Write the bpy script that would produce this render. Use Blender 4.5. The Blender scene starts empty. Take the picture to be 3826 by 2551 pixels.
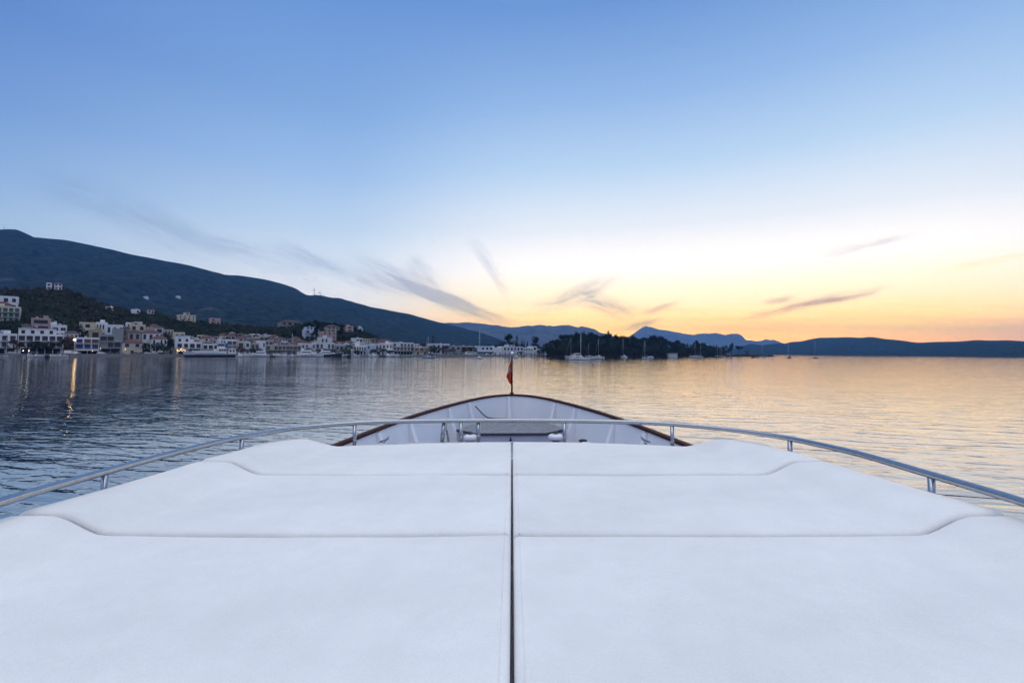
import bpy, math, random
import numpy as np
R = math.radians
C = bpy.context.scene.collection
sc = bpy.context.scene
rng = random.Random(7)

# ------------------------------------------------------------------ camera numbers
F = 1750.0                     # focal length in pixels of the 3826 px wide photograph
CX, CY = 1913.0, 1275.5
PITCH, ROLL, EYE = R(1.23), R(0.494), 5.0
rt = np.array([math.cos(ROLL), 0, math.sin(ROLL)])
up0 = np.array([-math.sin(ROLL), 0, math.cos(ROLL)])
fw0 = np.array([0, 1.0, 0])
fw = fw0*math.cos(PITCH) + up0*math.sin(PITCH)
up = up0*math.cos(PITCH) - fw0*math.sin(PITCH)
CAM = np.array([0, 0, EYE])

def ray(px, py):
    return fw + rt*((px-CX)/F) + up*(-(py-CY)/F)

def at(px, py, Y):             # the point seen at (px, py) at a depth of Y metres
    d = ray(px, py)
    return CAM + d*(Y/d[1])

def horizon(px):
    return 1313.0 + (px-CX)*math.tan(ROLL)

# ------------------------------------------------------------------ materials
MATS = {}
def mat(name, col, rough=0.6, metal=0.0, spec=0.5, var=0.0, vscale=3.0, bump=0.0, bscale=20.0, emit=None, estr=0.0, coat=0.0):
    if name in MATS: return MATS[name]
    m = bpy.data.materials.new(name); m.use_nodes = True
    nt = m.node_tree; b = nt.nodes['Principled BSDF']
    b.inputs['Base Color'].default_value = (*col, 1)
    b.inputs['Roughness'].default_value = rough
    b.inputs['Metallic'].default_value = metal
    b.inputs['Specular IOR Level'].default_value = spec
    if coat: b.inputs['Coat Weight'].default_value = coat; b.inputs['Coat Roughness'].default_value = 0.1
    if emit:
        b.inputs['Emission Color'].default_value = (*emit, 1); b.inputs['Emission Strength'].default_value = estr
    if var or bump:
        tc = nt.nodes.new('ShaderNodeTexCoord')
    if var:
        n = nt.nodes.new('ShaderNodeTexNoise'); n.inputs['Scale'].default_value = vscale; n.inputs['Detail'].default_value = 6
        nt.links.new(tc.outputs['Object'], n.inputs['Vector'])
        r = nt.nodes.new('ShaderNodeMapRange'); r.inputs['From Min'].default_value = .3; r.inputs['From Max'].default_value = .7
        r.inputs['To Min'].default_value = 1-var; r.inputs['To Max'].default_value = 1+var*.6
        nt.links.new(n.outputs['Fac'], r.inputs['Value'])
        mx = nt.nodes.new('ShaderNodeMix'); mx.data_type = 'RGBA'; mx.blend_type = 'MULTIPLY'; mx.inputs['Factor'].default_value = 1
        mx.inputs[6].default_value = (*col, 1); nt.links.new(r.outputs['Result'], mx.inputs[7])
        nt.links.new(mx.outputs[2], b.inputs['Base Color'])
    if bump:
        n2 = nt.nodes.new('ShaderNodeTexNoise'); n2.inputs['Scale'].default_value = bscale; n2.inputs['Detail'].default_value = 4
        nt.links.new(tc.outputs['Object'], n2.inputs['Vector'])
        bp = nt.nodes.new('ShaderNodeBump'); bp.inputs['Strength'].default_value = 1; bp.inputs['Distance'].default_value = bump
        nt.links.new(n2.outputs['Fac'], bp.inputs['Height']); nt.links.new(bp.outputs['Normal'], b.inputs['Normal'])
    MATS[name] = m
    return m

# ------------------------------------------------------------------ mesh helpers
class MB:
    """collects shapes and links them as one mesh object"""
    def __init__(s): s.v = []; s.f = []; s.mi = []; s.sm = []
    def add(s, v, f, mi=0, smooth=False):
        o = len(s.v)
        s.v += [tuple(map(float, p)) for p in v]
        s.f += [tuple(i+o for i in q) for q in f]
        s.mi += [mi]*len(f); s.sm += [smooth]*len(f)
        return s
    def box(s, x0, x1, y0, y1, z0, z1, mi=0):
        v = [(x0,y0,z0),(x1,y0,z0),(x1,y1,z0),(x0,y1,z0),(x0,y0,z1),(x1,y0,z1),(x1,y1,z1),(x0,y1,z1)]
        return s.add(v, [(0,3,2,1),(4,5,6,7),(0,1,5,4),(1,2,6,5),(2,3,7,6),(3,0,4,7)], mi)
    def tube(s, pts, r, seg=8, mi=0, cap=True):
        pts = [np.array(p, float) for p in pts]; n = len(pts)
        rs = r if isinstance(r, (list, tuple)) else [r]*n
        v = []; f = []; prev = None
        for i, p in enumerate(pts):
            t = pts[min(i+1, n-1)] - pts[max(i-1, 0)]; t /= (np.linalg.norm(t)+1e-12)
            if prev is None:
                a = np.array([0,0,1.]) if abs(t[2]) < .9 else np.array([1.,0,0])
                prev = np.cross(t, a); prev /= np.linalg.norm(prev)
            u = prev - t*np.dot(prev, t); u /= (np.linalg.norm(u)+1e-12); prev = u
            w = np.cross(t, u)
            for k in range(seg):
                an = 2*math.pi*k/seg
                v.append(p + rs[i]*(math.cos(an)*u + math.sin(an)*w))
        for i in range(n-1):
            for k in range(seg):
                f.append((i*seg+k, i*seg+(k+1)%seg, (i+1)*seg+(k+1)%seg, (i+1)*seg+k))
        s.add(v, f, mi, True)
        if cap:
            o = len(s.v)-len(v)
            s.f += [tuple(o+k for k in range(seg))[::-1], tuple(o+(n-1)*seg+k for k in range(seg))]
            s.mi += [mi, mi]; s.sm += [False, False]
        return s
    def lathe(s, prof, c=(0,0,0), seg=16, mi=0):
        v = []; f = []
        for (r, z) in prof:
            for k in range(seg):
                a = 2*math.pi*k/seg; v.append((c[0]+r*math.cos(a), c[1]+r*math.sin(a), c[2]+z))
        for i in range(len(prof)-1):
            for k in range(seg):
                f.append((i*seg+k, i*seg+(k+1)%seg, (i+1)*seg+(k+1)%seg, (i+1)*seg+k))
        return s.add(v, f, mi, True)
    def prism(s, poly, z0, z1, mi=0):        # poly: list of (x, y)
        n = len(poly)
        v = [(x,y,z0) for x,y in poly] + [(x,y,z1) for x,y in poly]
        f = [tuple(range(n))[::-1], tuple(range(n, 2*n))] + [(i,(i+1)%n,n+(i+1)%n,n+i) for i in range(n)]
        return s.add(v, f, mi)
    def grid(s, P, mi=0, smooth=True, flip=False):   # P: array rows x cols x 3
        a, b = len(P), len(P[0])
        v = [P[i][j] for i in range(a) for j in range(b)]
        f = [(i*b+j, i*b+j+1, (i+1)*b+j+1, (i+1)*b+j) for i in range(a-1) for j in range(b-1)]
        if flip: f = [q[::-1] for q in f]
        return s.add(v, f, mi, smooth)
    def me(s, name, mats):
        m = bpy.data.meshes.new(name)
        m.from_pydata(s.v, [], s.f)
        for x in (mats if isinstance(mats, (list, tuple)) else [mats]): m.materials.append(x)
        m.polygons.foreach_set('material_index', s.mi)
        m.polygons.foreach_set('use_smooth', s.sm)
        m.update()
        return m
    def build(s, name, mats, parent=None, off=None):
        if off is not None: s.v = [(p[0]-off[0], p[1]-off[1], p[2]-off[2]) for p in s.v]
        o = bpy.data.objects.new(name, s.me(name, mats)); C.objects.link(o)
        if parent: o.parent = parent
        return o

def tag(o, label=None, cat=None, group=None, kind=None):
    if label: o['label'] = label
    if cat: o['category'] = cat
    if group: o['group'] = group
    if kind: o['kind'] = kind
    return o

def thing(name, label, cat, loc=(0,0,0), rz=0, group=None):
    o = bpy.data.objects.new(name, None); C.objects.link(o)
    o.location = tuple(map(float, loc)); o.rotation_euler = (0,0,rz); o.empty_display_size = .1
    return tag(o, label, cat, group)

def copy_tree(o, parent=None):
    c = o.copy(); C.objects.link(c); c.parent = parent
    for ch in list(o.children): copy_tree(ch, c)
    return c

def smoothstep(a, b, x):
    t = min(1, max(0, (x-a)/(b-a))); return t*t*(3-2*t)

# cheap value noise
_P = np.random.RandomState(3).rand(64, 64)
def vnoise(x, y):
    xi, yi = math.floor(x), math.floor(y); fx, fy = x-xi, y-yi
    fx = fx*fx*(3-2*fx); fy = fy*fy*(3-2*fy)
    a = _P[xi % 64, yi % 64]; b = _P[(xi+1) % 64, yi % 64]; c = _P[xi % 64, (yi+1) % 64]; d = _P[(xi+1) % 64, (yi+1) % 64]
    return (a*(1-fx)+b*fx)*(1-fy) + (c*(1-fx)+d*fx)*fy
def fbm(x, y, o=4):
    t = 0; a = .5
    for _ in range(o):
        t += a*(vnoise(x, y)-.5); x = x*2.03+11.3; y = y*2.03+5.7; a *= .5
    return t

# ------------------------------------------------------------------ camera
cam = bpy.data.cameras.new('camera'); co = bpy.data.objects.new('camera', cam); C.objects.link(co)
cam.sensor_width = 36; cam.lens = 36*F/3826; cam.clip_start = .05; cam.clip_end = 60000
from mathutils import Matrix
co.matrix_world = Matrix(((rt[0],up[0],-fw[0],CAM[0]),(rt[1],up[1],-fw[1],CAM[1]),(rt[2],up[2],-fw[2],CAM[2]),(0,0,0,1)))
sc.camera = co
sc.view_settings.view_transform = 'Standard'; sc.view_settings.look = 'None'; sc.view_settings.gamma = 1
EXPOSURE = 0.18
sc.view_settings.exposure = EXPOSURE
try:
    sc.cycles.use_denoising = True
    sc.cycles.max_bounces = 6; sc.cycles.diffuse_bounces = 2; sc.cycles.glossy_bounces = 3
    sc.cycles.volume_bounces = 0; sc.cycles.caustics_reflective = False; sc.cycles.caustics_refractive = False
    sc.cycles.sample_clamp_indirect = 4
except Exception: pass
# ------------------------------------------------------------------ dusk sky (world) and the sun that has just gone behind the ridge
SUN_AZ, SUN_EL = R(22.5), R(0.8)
w = bpy.data.worlds.new('World'); sc.world = w; w.use_nodes = True
nt = w.node_tree; nt.nodes.clear()
def N(t, **k):
    n = nt.nodes.new(t)
    for a, b in k.items(): setattr(n, a, b)
    return n
def L(a, b): nt.links.new(a, b)
def setin(n, i, v):
    if hasattr(v, 'is_linked') or hasattr(v, 'node'): L(v, n.inputs[i])
    else: n.inputs[i].default_value = v
def M(op, a, b=None, c=None, clamp=False):
    n = N('ShaderNodeMath', operation=op, use_clamp=clamp); setin(n, 0, a)
    if b is not None: setin(n, 1, b)
    if c is not None: setin(n, 2, c)
    return n.outputs[0]
def MR(v, a, b, c=0., d=1., smooth=True):
    n = N('ShaderNodeMapRange', interpolation_type='SMOOTHSTEP' if smooth else 'LINEAR'); setin(n, 0, v)
    for i, x in zip((1,2,3,4), (a,b,c,d)): setin(n, i, x)
    return n.outputs[0]
def lin(c):
    return tuple(((x/255)/12.92 if x/255 <= .04045 else ((x/255+.055)/1.055)**2.4) for x in c)
def ramp(fac, stops):
    n = N('ShaderNodeValToRGB'); cr = n.color_ramp; cr.interpolation = 'LINEAR'
    while len(cr.elements) < len(stops): cr.elements.new(.5)
    for el, (p, c, k) in zip(cr.elements, stops):
        el.position = p; el.color = (*[x*k for x in lin(c)], 1)
    L(fac, n.inputs[0]); return n.outputs[0]
def mix(f, a, b, mode='MIX'):
    n = N('ShaderNodeMix', data_type='RGBA', blend_type=mode); setin(n, 0, f); setin(n, 6, a); setin(n, 7, b); return n.outputs[2]

tc = N('ShaderNodeTexCoord'); sep = N('ShaderNodeSeparateXYZ'); L(tc.outputs['Generated'], sep.inputs[0])
X, Y, Z = sep.outputs
hl = M('SQRT', M('ADD', M('MULTIPLY', X, X), M('ADD', M('MULTIPLY', Y, Y), 1e-6)))
cosaz = M('DIVIDE', M('ADD', M('MULTIPLY', X, math.sin(SUN_AZ)), M('MULTIPLY', Y, math.cos(SUN_AZ))), hl)
A = MR(cosaz, .10, 1.0)
e = M('MAXIMUM', Z, 0.)
toward = ramp(e, [(0, (255,144,15), 5.0), (.022, (255,174,12), 4.9), (.05, (255,196,56), 3.5), (.10, (255,223,160), 2.05), (.17, (255,243,228), 1.45),
                  (.25, (246,249,250), 1.0), (.36, (198,225,249), .90), (.47, (157,192,236), .88), (.60, (113,156,217), .86), (.80, (165,184,214), 1.25), (1, (228,227,226), 2.0)])
away = ramp(e, [(0, (232,206,168), 1.6), (.05, (228,216,198), 1.4), (.09, (206,216,224), 1.08), (.16, (168,203,232), .92), (.24, (136,178,226), .88),
                (.33, (111,153,214), .86), (.45, (90,133,203), .84), (.62, (95,140,210), .86), (.80, (165,184,214), 1.25), (1, (228,227,226), 2.0)])
aside = ramp(e, [(0, (246,212,176), 2.1), (.03, (247,224,194), 1.9), (.06, (246,232,210), 1.65), (.10, (244,239,228), 1.4), (.16, (232,240,244), 1.08),
                (.24, (205,227,246), .93), (.33, (172,205,243), .88), (.44, (140,180,231), .86), (.60, (108,152,215), .86), (.80, (165,184,214), 1.25), (1, (228,227,226), 2.0)])
behind = ramp(e, [(0, (112,116,134), 1.35), (.15, (122,130,155), 1.3), (.4, (140,156,192), 1.15), (.6, (160,178,215), 1.1), (.8, (210,215,224), 1.75), (1, (228,227,226), 2.0)])
base = mix(MR(cosaz, .10, .80), away, aside)
base = mix(MR(cosaz, .72, .975), base, toward)
base = mix(MR(cosaz, -.35, .15), behind, base)
# the Nishita sky lends its glow round the sun
sky = N('ShaderNodeTexSky', sky_type='NISHITA'); sky.sun_disc = False
sky.sun_elevation = SUN_EL; sky.sun_rotation = SUN_AZ; sky.dust_density = 1.5; sky.ozone_density = 2
nis = mix(1.0, sky.outputs[0], (.012, .012, .012, 1), 'MULTIPLY')
base = mix(1.0, base, nis, 'ADD')

# wisps of cloud: each one a streak between two directions, frayed by noise
u = M('DIVIDE', X, M('MAXIMUM', Y, .05)); v = M('DIVIDE', Z, M('MAXIMUM', Y, .05))
uv = N('ShaderNodeCombineXYZ'); L(u, uv.inputs[0]); L(v, uv.inputs[1])
wn = N('ShaderNodeTexNoise'); wn.inputs['Scale'].default_value = 5; wn.inputs['Detail'].default_value = 6
L(uv.outputs[0], wn.inputs['Vector'])
wv = N('ShaderNodeVectorMath', operation='MULTIPLY_ADD'); L(wn.outputs['Color'], wv.inputs[0]); wv.inputs[1].default_value = (.05,.04,0); L(uv.outputs[0], wv.inputs[2])
wo = N('ShaderNodeVectorMath', operation='SUBTRACT'); L(wv.outputs[0], wo.inputs[0]); wo.inputs[1].default_value = (.025,.02,0)
wuv = wo.outputs[0]
def uvof(px, py):              # display pixel of the overview picture -> gnomonic direction
    d = ray(px*1.6267, py*1.6267); return np.array([d[0]/d[1], d[2]/d[1], 0])
def streak(p, q, w0, amount, stretch=7., seed=0., thr=.36):
    a, b = uvof(*p), uvof(*q); ba = b-a; ln = np.linalg.norm(ba); t_ = ba/ln; n_ = np.array([-t_[1], t_[0], 0])
    s1 = N('ShaderNodeVectorMath', operation='SUBTRACT'); L(wuv, s1.inputs[0]); s1.inputs[1].default_value = a
    def dot(v3):
        d = N('ShaderNodeVectorMath', operation='DOT_PRODUCT'); L(s1.outputs[0], d.inputs[0]); d.inputs[1].default_value = v3; return d.outputs['Value']
    al, ac = dot(tuple(t_)), dot(tuple(n_))
    f = M('DIVIDE', al, ln)
    ends = M('MULTIPLY', MR(f, -.05, .35), MR(f, 1.05, .6))
    core = MR(M('ABSOLUTE', ac), w0, 0.)
    cv = N('ShaderNodeCombineXYZ'); L(M('MULTIPLY', al, 75/stretch), cv.inputs[0]); L(M('MULTIPLY', ac, 75.), cv.inputs[1]); cv.inputs[2].default_value = seed
    nz = N('ShaderNodeTexNoise'); nz.inputs['Scale'].default_value = 1.; nz.inputs['Detail'].default_value = 8; nz.inputs['Roughness'].default_value = .6; L(cv.outputs[0], nz.inputs['Vector'])
    return M('MULTIPLY', M('MULTIPLY', M('MULTIPLY', ends, core), MR(nz.outputs['Fac'], thr-.14, thr+.34)), amount)
grey = [((60,395),(560,610),.06,.34,9,1.), ((300,480),(760,650),.034,.42,9,2.), ((590,555),(980,690),.026,.6,9,3.), ((800,585),(1150,748),.030,1.0,9,4.), ((900,640),(1200,752),.016,1.2,9,21.),
        ((930,590),(1030,680),.026,.55,5,14.), ((1075,545),(1175,690),.020,.5,7,6.), ((1210,716),(1440,632),.024,.85,7,7.), ((1310,668),(1480,732),.030,.9,6,8.), ((1380,768),(1540,730),.014,.9,6,13.)]
dark = [((1690,730),(2060,656),.014,1.1,10,10.), ((1460,725),(1570,700),.013,.7,7,11.), ((1870,596),(2110,536),.014,.38,8,12.), ((1740,690),(1840,682),.011,.7,6,17.)]
gold = [((2120,632),(2420,575),.016,.9,8,15.), ((1480,745),(1800,715),.020,.7,8,16.), ((1560,765),(1950,735),.02,.7,9,18.)]
gm = None
for g in grey:
    m_ = streak(g[0], g[1], g[2], g[3], g[4], g[5]); gm = m_ if gm is None else M('ADD', gm, m_)
dm = None
for g in dark:
    m_ = streak(g[0], g[1], g[2], g[3], g[4], g[5], .36); dm = m_ if dm is None else M('ADD', dm, m_)
om = None
for g in gold:
    m_ = streak(g[0], g[1], g[2], g[3], g[4], g[5], .38); om = m_ if om is None else M('ADD', om, m_)
front = MR(Y, .1, .3)
def tinted(fac, c, tint):
    return mix(1.0, c, mix(fac, (1,1,1,1), (*tint, 1)), 'MULTIPLY')
col = tinted(M('MULTIPLY', M('MULTIPLY', gm, front), 1.25, clamp=True), base, (.50,.55,.66))
col = tinted(M('MULTIPLY', M('MULTIPLY', dm, front), 1.0, clamp=True), col, (.42,.36,.40))
col = tinted(M('MULTIPLY', M('MULTIPLY', om, front), .7, clamp=True), col, (1.08,.86,.52))
# faint level bands low over the horizon near the sun
bv = N('ShaderNodeCombineXYZ'); L(M('MULTIPLY', u, 3.), bv.inputs[0]); L(M('MULTIPLY', v, 60.), bv.inputs[1])
bn = N('ShaderNodeTexNoise'); bn.inputs['Scale'].default_value = 1.; bn.inputs['Detail'].default_value = 4; L(bv.outputs[0], bn.inputs['Vector'])
band = M('MULTIPLY', M('MULTIPLY', MR(bn.outputs['Fac'], .45, .75), M('MULTIPLY', MR(v, .16, .05), front)), MR(cosaz, .7, .97))
col = tinted(M('MULTIPLY', band, .6), col, (.98, .74, .55))
bg = N('ShaderNodeBackground'); L(col, bg.inputs['Color']); bg.inputs['Strength'].default_value = 1.0
out = N('ShaderNodeOutputWorld'); L(bg.outputs[0], out.inputs['Surface'])

sun = bpy.data.lights.new('sun', 'SUN'); sun.energy = 0.25; sun.angle = R(0.5); sun.color = (1, .62, .32)
so = bpy.data.objects.new('sun', sun); C.objects.link(so)
so.rotation_euler = (R(90)-SUN_EL, 0, math.pi-SUN_AZ)
# ------------------------------------------------------------------ water
WAVE = .19
def water_material():
    m = bpy.data.materials.new('sea'); m.use_nodes = True; nt = m.node_tree; b = nt.nodes['Principled BSDF']
    b.inputs['Base Color'].default_value = (.43, .42, .41, 1); b.inputs['Metallic'].default_value = 1; b.inputs['Roughness'].default_value = .035; b.inputs['IOR'].default_value = 1.5
    tc = nt.nodes.new('ShaderNodeTexCoord')
    def layer(rot, sx, sy, scale, detail, amp, rough=.5, dist=0.):
        mp = nt.nodes.new('ShaderNodeMapping'); mp.inputs['Rotation'].default_value = (0,0,R(rot)); mp.inputs['Scale'].default_value = (sx,sy,1)
        nt.links.new(tc.outputs['Object'], mp.inputs['Vector'])
        n = nt.nodes.new('ShaderNodeTexNoise'); n.inputs['Scale'].default_value = scale; n.inputs['Detail'].default_value = detail; n.inputs['Roughness'].default_value = rough
        n.inputs['Distortion'].default_value = dist
        nt.links.new(mp.outputs[0], n.inputs['Vector'])
        k = nt.nodes.new('ShaderNodeMath'); k.operation = 'MULTIPLY'; k.inputs[1].default_value = amp*WAVE; nt.links.new(n.outputs['Fac'], k.inputs[0])
        return k.outputs[0]
    def add(a, c):
        k = nt.nodes.new('ShaderNodeMath'); k.operation = 'ADD'; nt.links.new(a, k.inputs[0]); nt.links.new(c, k.inputs[1]); return k.outputs[0]
    def mul(a, c):
        k = nt.nodes.new('ShaderNodeMath'); k.operation = 'MULTIPLY'; nt.links.new(a, k.inputs[0]); nt.links.new(c, k.inputs[1]); return k.outputs[0]
    h = layer(-12, .24, 1.0, 1.25, 2, .23, .45, .3)        # metre-long ripples, crests almost square to the bow
    h = add(h, layer(9, .4, 1.0, 3.2, 2, .085, .5))     # shorter chop
    h = add(h, layer(-30, .6, 1.0, 6.0, 1, .010))
    # wind patches: ripples come and go
    gust = layer(-8, .5, 1.0, .045, 2, 1.0/WAVE)
    g = nt.nodes.new('ShaderNodeMapRange'); g.inputs[1].default_value = .35; g.inputs[2].default_value = .65; g.inputs[3].default_value = .55; g.inputs[4].default_value = 1.15
    nt.links.new(gust, g.inputs[0])
    h = mul(h, g.outputs[0])
    # the breeze comes off the town: livelier to port, calmer under the far hills to starboard
    sx = nt.nodes.new('ShaderNodeSeparateXYZ'); nt.links.new(tc.outputs['Object'], sx.inputs[0])
    wob = layer(0, 1, 1, .02, 2, 40.0/WAVE)
    cal = nt.nodes.new('ShaderNodeMapRange'); cal.inputs[1].default_value = -20; cal.inputs[2].default_value = 45; cal.inputs[3].default_value = 1.15; cal.inputs[4].default_value = .50
    nt.links.new(add(sx.outputs[0], wob), cal.inputs[0]); h = mul(h, cal.outputs[0])
    h = add(h, layer(20, .5, 1.0, .12, 1, .25))
    # skewed wavelets: long gentle faces towards the boat, short steep backs
    def skew(rot, lam, amp, sx, ns, na):
        mp = nt.nodes.new('ShaderNodeMapping'); mp.inputs['Rotation'].default_value = (0,0,R(rot)); nt.links.new(tc.outputs['Object'], mp.inputs['Vector'])
        sp = nt.nodes.new('ShaderNodeSeparateXYZ'); nt.links.new(mp.outputs[0], sp.inputs[0])
        m2 = nt.nodes.new('ShaderNodeMapping'); m2.inputs['Scale'].default_value = (sx,1,1); nt.links.new(mp.outputs[0], m2.inputs[0])
        n = nt.nodes.new('ShaderNodeTexNoise'); n.inputs['Scale'].default_value = ns; n.inputs['Detail'].default_value = 3; nt.links.new(m2.outputs[0], n.inputs['Vector'])
        def mm(op, a, b=None, c=None):
            k = nt.nodes.new('ShaderNodeMath'); k.operation = op
            for i, v in enumerate((a, b, c)):
                if v is None: continue
                if isinstance(v, (int, float)): k.inputs[i].default_value = v
                else: nt.links.new(v, k.inputs[i])
            return k.outputs[0]
        f = mm('FRACT', mm('MULTIPLY_ADD', sp.outputs[1], 1/lam, mm('MULTIPLY', n.outputs['Fac'], na)))
        n3 = nt.nodes.new('ShaderNodeTexNoise'); n3.inputs['Scale'].default_value = ns*1.7; n3.inputs['Detail'].default_value = 2; nt.links.new(m2.outputs[0], n3.inputs['Vector'])
        amp = mm('MULTIPLY', mm('MAXIMUM', mm('MULTIPLY_ADD', n3.outputs['Fac'], 3.4, -1.0), .12), amp)
        return mm('MULTIPLY', mm('SMOOTH_MIN', mm('DIVIDE', f, .80), mm('DIVIDE', mm('SUBTRACT', 1.0, f), .20), .15), amp)
    h = add(h, skew(14, 1.6, .018, .3, .42, 2.6))
    h = add(h, skew(25, .66, .006, .4, 1.0, 2.4))
    bp = nt.nodes.new('ShaderNodeBump'); bp.inputs['Strength'].default_value = 1; bp.inputs['Distance'].default_value = 1.0
    nt.links.new(h, bp.inputs['Height']); nt.links.new(bp.outputs['Normal'], b.inputs['Normal'])
    return m
mb = MB()
SEA = 10900
mb.add([(-SEA,-600,0),(SEA,-600,0),(SEA,SEA,0),(-SEA,SEA,0)], [(0,1,2,3)])
tag(mb.build('sea', water_material()), kind='structure')

# ------------------------------------------------------------------ mountains, each a ridge with its own crest line, slopes and gullies
def hill_mat(name, c1, c2, scale, rock=None):
    m = bpy.data.materials.new(name); m.use_nodes = True; nt = m.node_tree; b = nt.nodes['Principled BSDF']
    b.inputs['Roughness'].default_value = 1; b.inputs['Specular IOR Level'].default_value = 0
    tc = nt.nodes.new('ShaderNodeTexCoord')
    n = nt.nodes.new('ShaderNodeTexNoise'); n.inputs['Scale'].default_value = scale; n.inputs['Detail'].default_value = 11; n.inputs['Roughness'].default_value = .74
    nt.links.new(tc.outputs['Object'], n.inputs['Vector'])
    r = nt.nodes.new('ShaderNodeValToRGB'); r.color_ramp.elements[0].position = .36; r.color_ramp.elements[0].color = (*c1, 1)
    r.color_ramp.elements[1].position = .66; r.color_ramp.elements[1].color = (*c2, 1)
    nt.links.new(n.outputs['Fac'], r.inputs[0]); col = r.outputs[0]
    if rock:
        n2 = nt.nodes.new('ShaderNodeTexNoise'); n2.inputs['Scale'].default_value = scale*.14; n2.inputs['Detail'].default_value = 8; n2.inputs['Roughness'].default_value = .6
        nt.links.new(tc.outputs['Object'], n2.inputs['Vector'])
        mr = nt.nodes.new('ShaderNodeMapRange'); mr.inputs[1].default_value = .64; mr.inputs[2].default_value = .72; nt.links.new(n2.outputs['Fac'], mr.inputs[0])
        mx = nt.nodes.new('ShaderNodeMix'); mx.data_type = 'RGBA'; nt.links.new(mr.outputs[0], mx.inputs[0]); nt.links.new(col, mx.inputs[6]); mx.inputs[7].default_value = (*rock, 1)
        col = mx.outputs[2]
    nt.links.new(col, b.inputs['Base Color'])
    return m

class Ridge:
    def __init__(s, pts, yc, yf, back, amp, nu, nw, seed, nscale):
        s.px = [p[0] for p in pts]; s.py = [p[1] for p in pts]; s.yc = yc; s.yf = yf; s.back = back; s.amp = amp
        s.nu = nu; s.nw = nw; s.seed = seed; s.ns = nscale
    def crest(s, u):
        Yc = float(np.interp(u, *s.yc))
        py = float(np.interp(u, s.px, s.py))
        d = ray(u, py); return Yc, EYE + d[2]/d[1]*Yc
    def pos(s, u, wv):                       # wv 0 foot .. 1 crest .. 2 far side
        Yc, zc = s.crest(u); Yf = float(np.interp(u, *s.yf))
        d = ray(u, horizon(u)); k = d[0]/d[1]
        if wv <= 1:
            Yy = Yf + (Yc-Yf)*wv; g = wv**.85*.55 + .45*wv*wv*(3-2*wv)
        else:
            Yy = Yc + s.back*(wv-1); g = 1-(wv-1)**1.2
        x = k*Yy
        env = math.sin(math.pi*min(wv,1))**.8 if wv < 1 else 0
        # spurs and gullies that run down the slope
        n = (1-abs(2*vnoise(x/s.ns+s.seed, Yy/(s.ns*3)+s.seed)-1))-.5 + fbm(x/s.ns*2.2+s.seed, Yy/s.ns*1.2, 4)*1.2
        z = -3 + (zc+3)*g + s.amp*env*n
        rough = fbm(x/60.+s.seed*3, Yy/60., 3)*s.amp*.10 if wv <= 1 else 0
        return (x, Yy, min(z, -3+(zc+3)*max(g, .02)+s.amp*env*.5)+rough)
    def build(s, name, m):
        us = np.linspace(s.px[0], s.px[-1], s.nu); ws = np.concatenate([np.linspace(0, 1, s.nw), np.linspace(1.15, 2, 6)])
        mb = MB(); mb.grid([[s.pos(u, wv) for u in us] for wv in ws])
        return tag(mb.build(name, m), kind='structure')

near_pts = [(-5200,1250),(-3600,1000),(-2400,900),(-1400,905),(-700,880),(-300,870),(0,860),(49,862),(70,870),(114,892),(244,904),(350,925),(431,943),(488,957),(618,981),(700,997),(780,1015),(840,1032),(880,1033),(980,1047),
            (1050,1062),(1095,1077),(1110,1085),(1130,1100),(1150,1108),(1175,1106),(1210,1110),(1235,1117),(1265,1116),(1290,1124),(1340,1137),(1380,1148),(1420,1155),(1460,1163),
            (1521,1173),(1560,1183),(1599,1193.6),(1635,1203),(1663,1209),(1720,1222),(1800,1246),(1880,1272),(1960,1296)]
near_ridge = Ridge(near_pts, ([-5200,-2000,0,1100,1700,1960],[1500,1700,2000,2500,3000,3100]), ([-5200,-2000,0,1100,1960],[500,600,850,1100,2000]), 1500, 42, 420, 60, 1.3, 260)
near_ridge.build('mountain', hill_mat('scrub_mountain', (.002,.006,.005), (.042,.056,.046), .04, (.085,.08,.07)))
far_pts = [(1380,1262),(1480,1232),(1580,1214),(1663,1207),(1680,1205),(1703,1207),(1738,1203.6),(1765,1206),(1801,1208.5),(1833,1214),(1861,1214.5),(1876,1219),(1908,1222.7),(1940,1221),(1950,1218),(1977,1215),(1984,1218),(2013,1213),(2033,1215),
           (2047,1218.5),(2050,1215),(2067,1219),(2090,1215.5),(2105,1213.6),(2113,1215),(2120,1213.6),(2133,1215.7),(2158,1223.6),(2171,1218.7),(2196,1223.6),(2224,1230.6),(2239,1241.6),(2264,1249),(2300,1258),(2360,1275),(2420,1296)]
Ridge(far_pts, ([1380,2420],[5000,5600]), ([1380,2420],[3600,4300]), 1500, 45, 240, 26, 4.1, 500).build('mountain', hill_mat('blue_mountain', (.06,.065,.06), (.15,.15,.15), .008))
peak_pts = [(2250,1300),(2300,1282),(2341,1262),(2366,1247),(2388,1230),(2411,1218),(2430,1221),(2462,1230.6),(2486,1233),(2525,1240),(2561,1247),(2590,1251),(2614,1246),(2638,1244.5),(2650,1246.5),(2674,1243),(2709,1251),(2730,1247),
            (2754,1246),(2769,1251),(2778,1260),(2787,1270),(2808,1272),(2826,1275),(2846,1273),(2861,1266),(2882,1271),(2888,1268),(2906,1274),(2924,1282.7),(2990,1300)]
peak_ridge = Ridge(peak_pts, ([2250,2990],[8500,9000]), ([2250,2990],[7200,7700]), 1800, 60, 240, 20, 7.7, 800)
peak_ridge.build('mountain', hill_mat('distant_mountain', (.09,.09,.09), (.21,.20,.20), .005))
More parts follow.
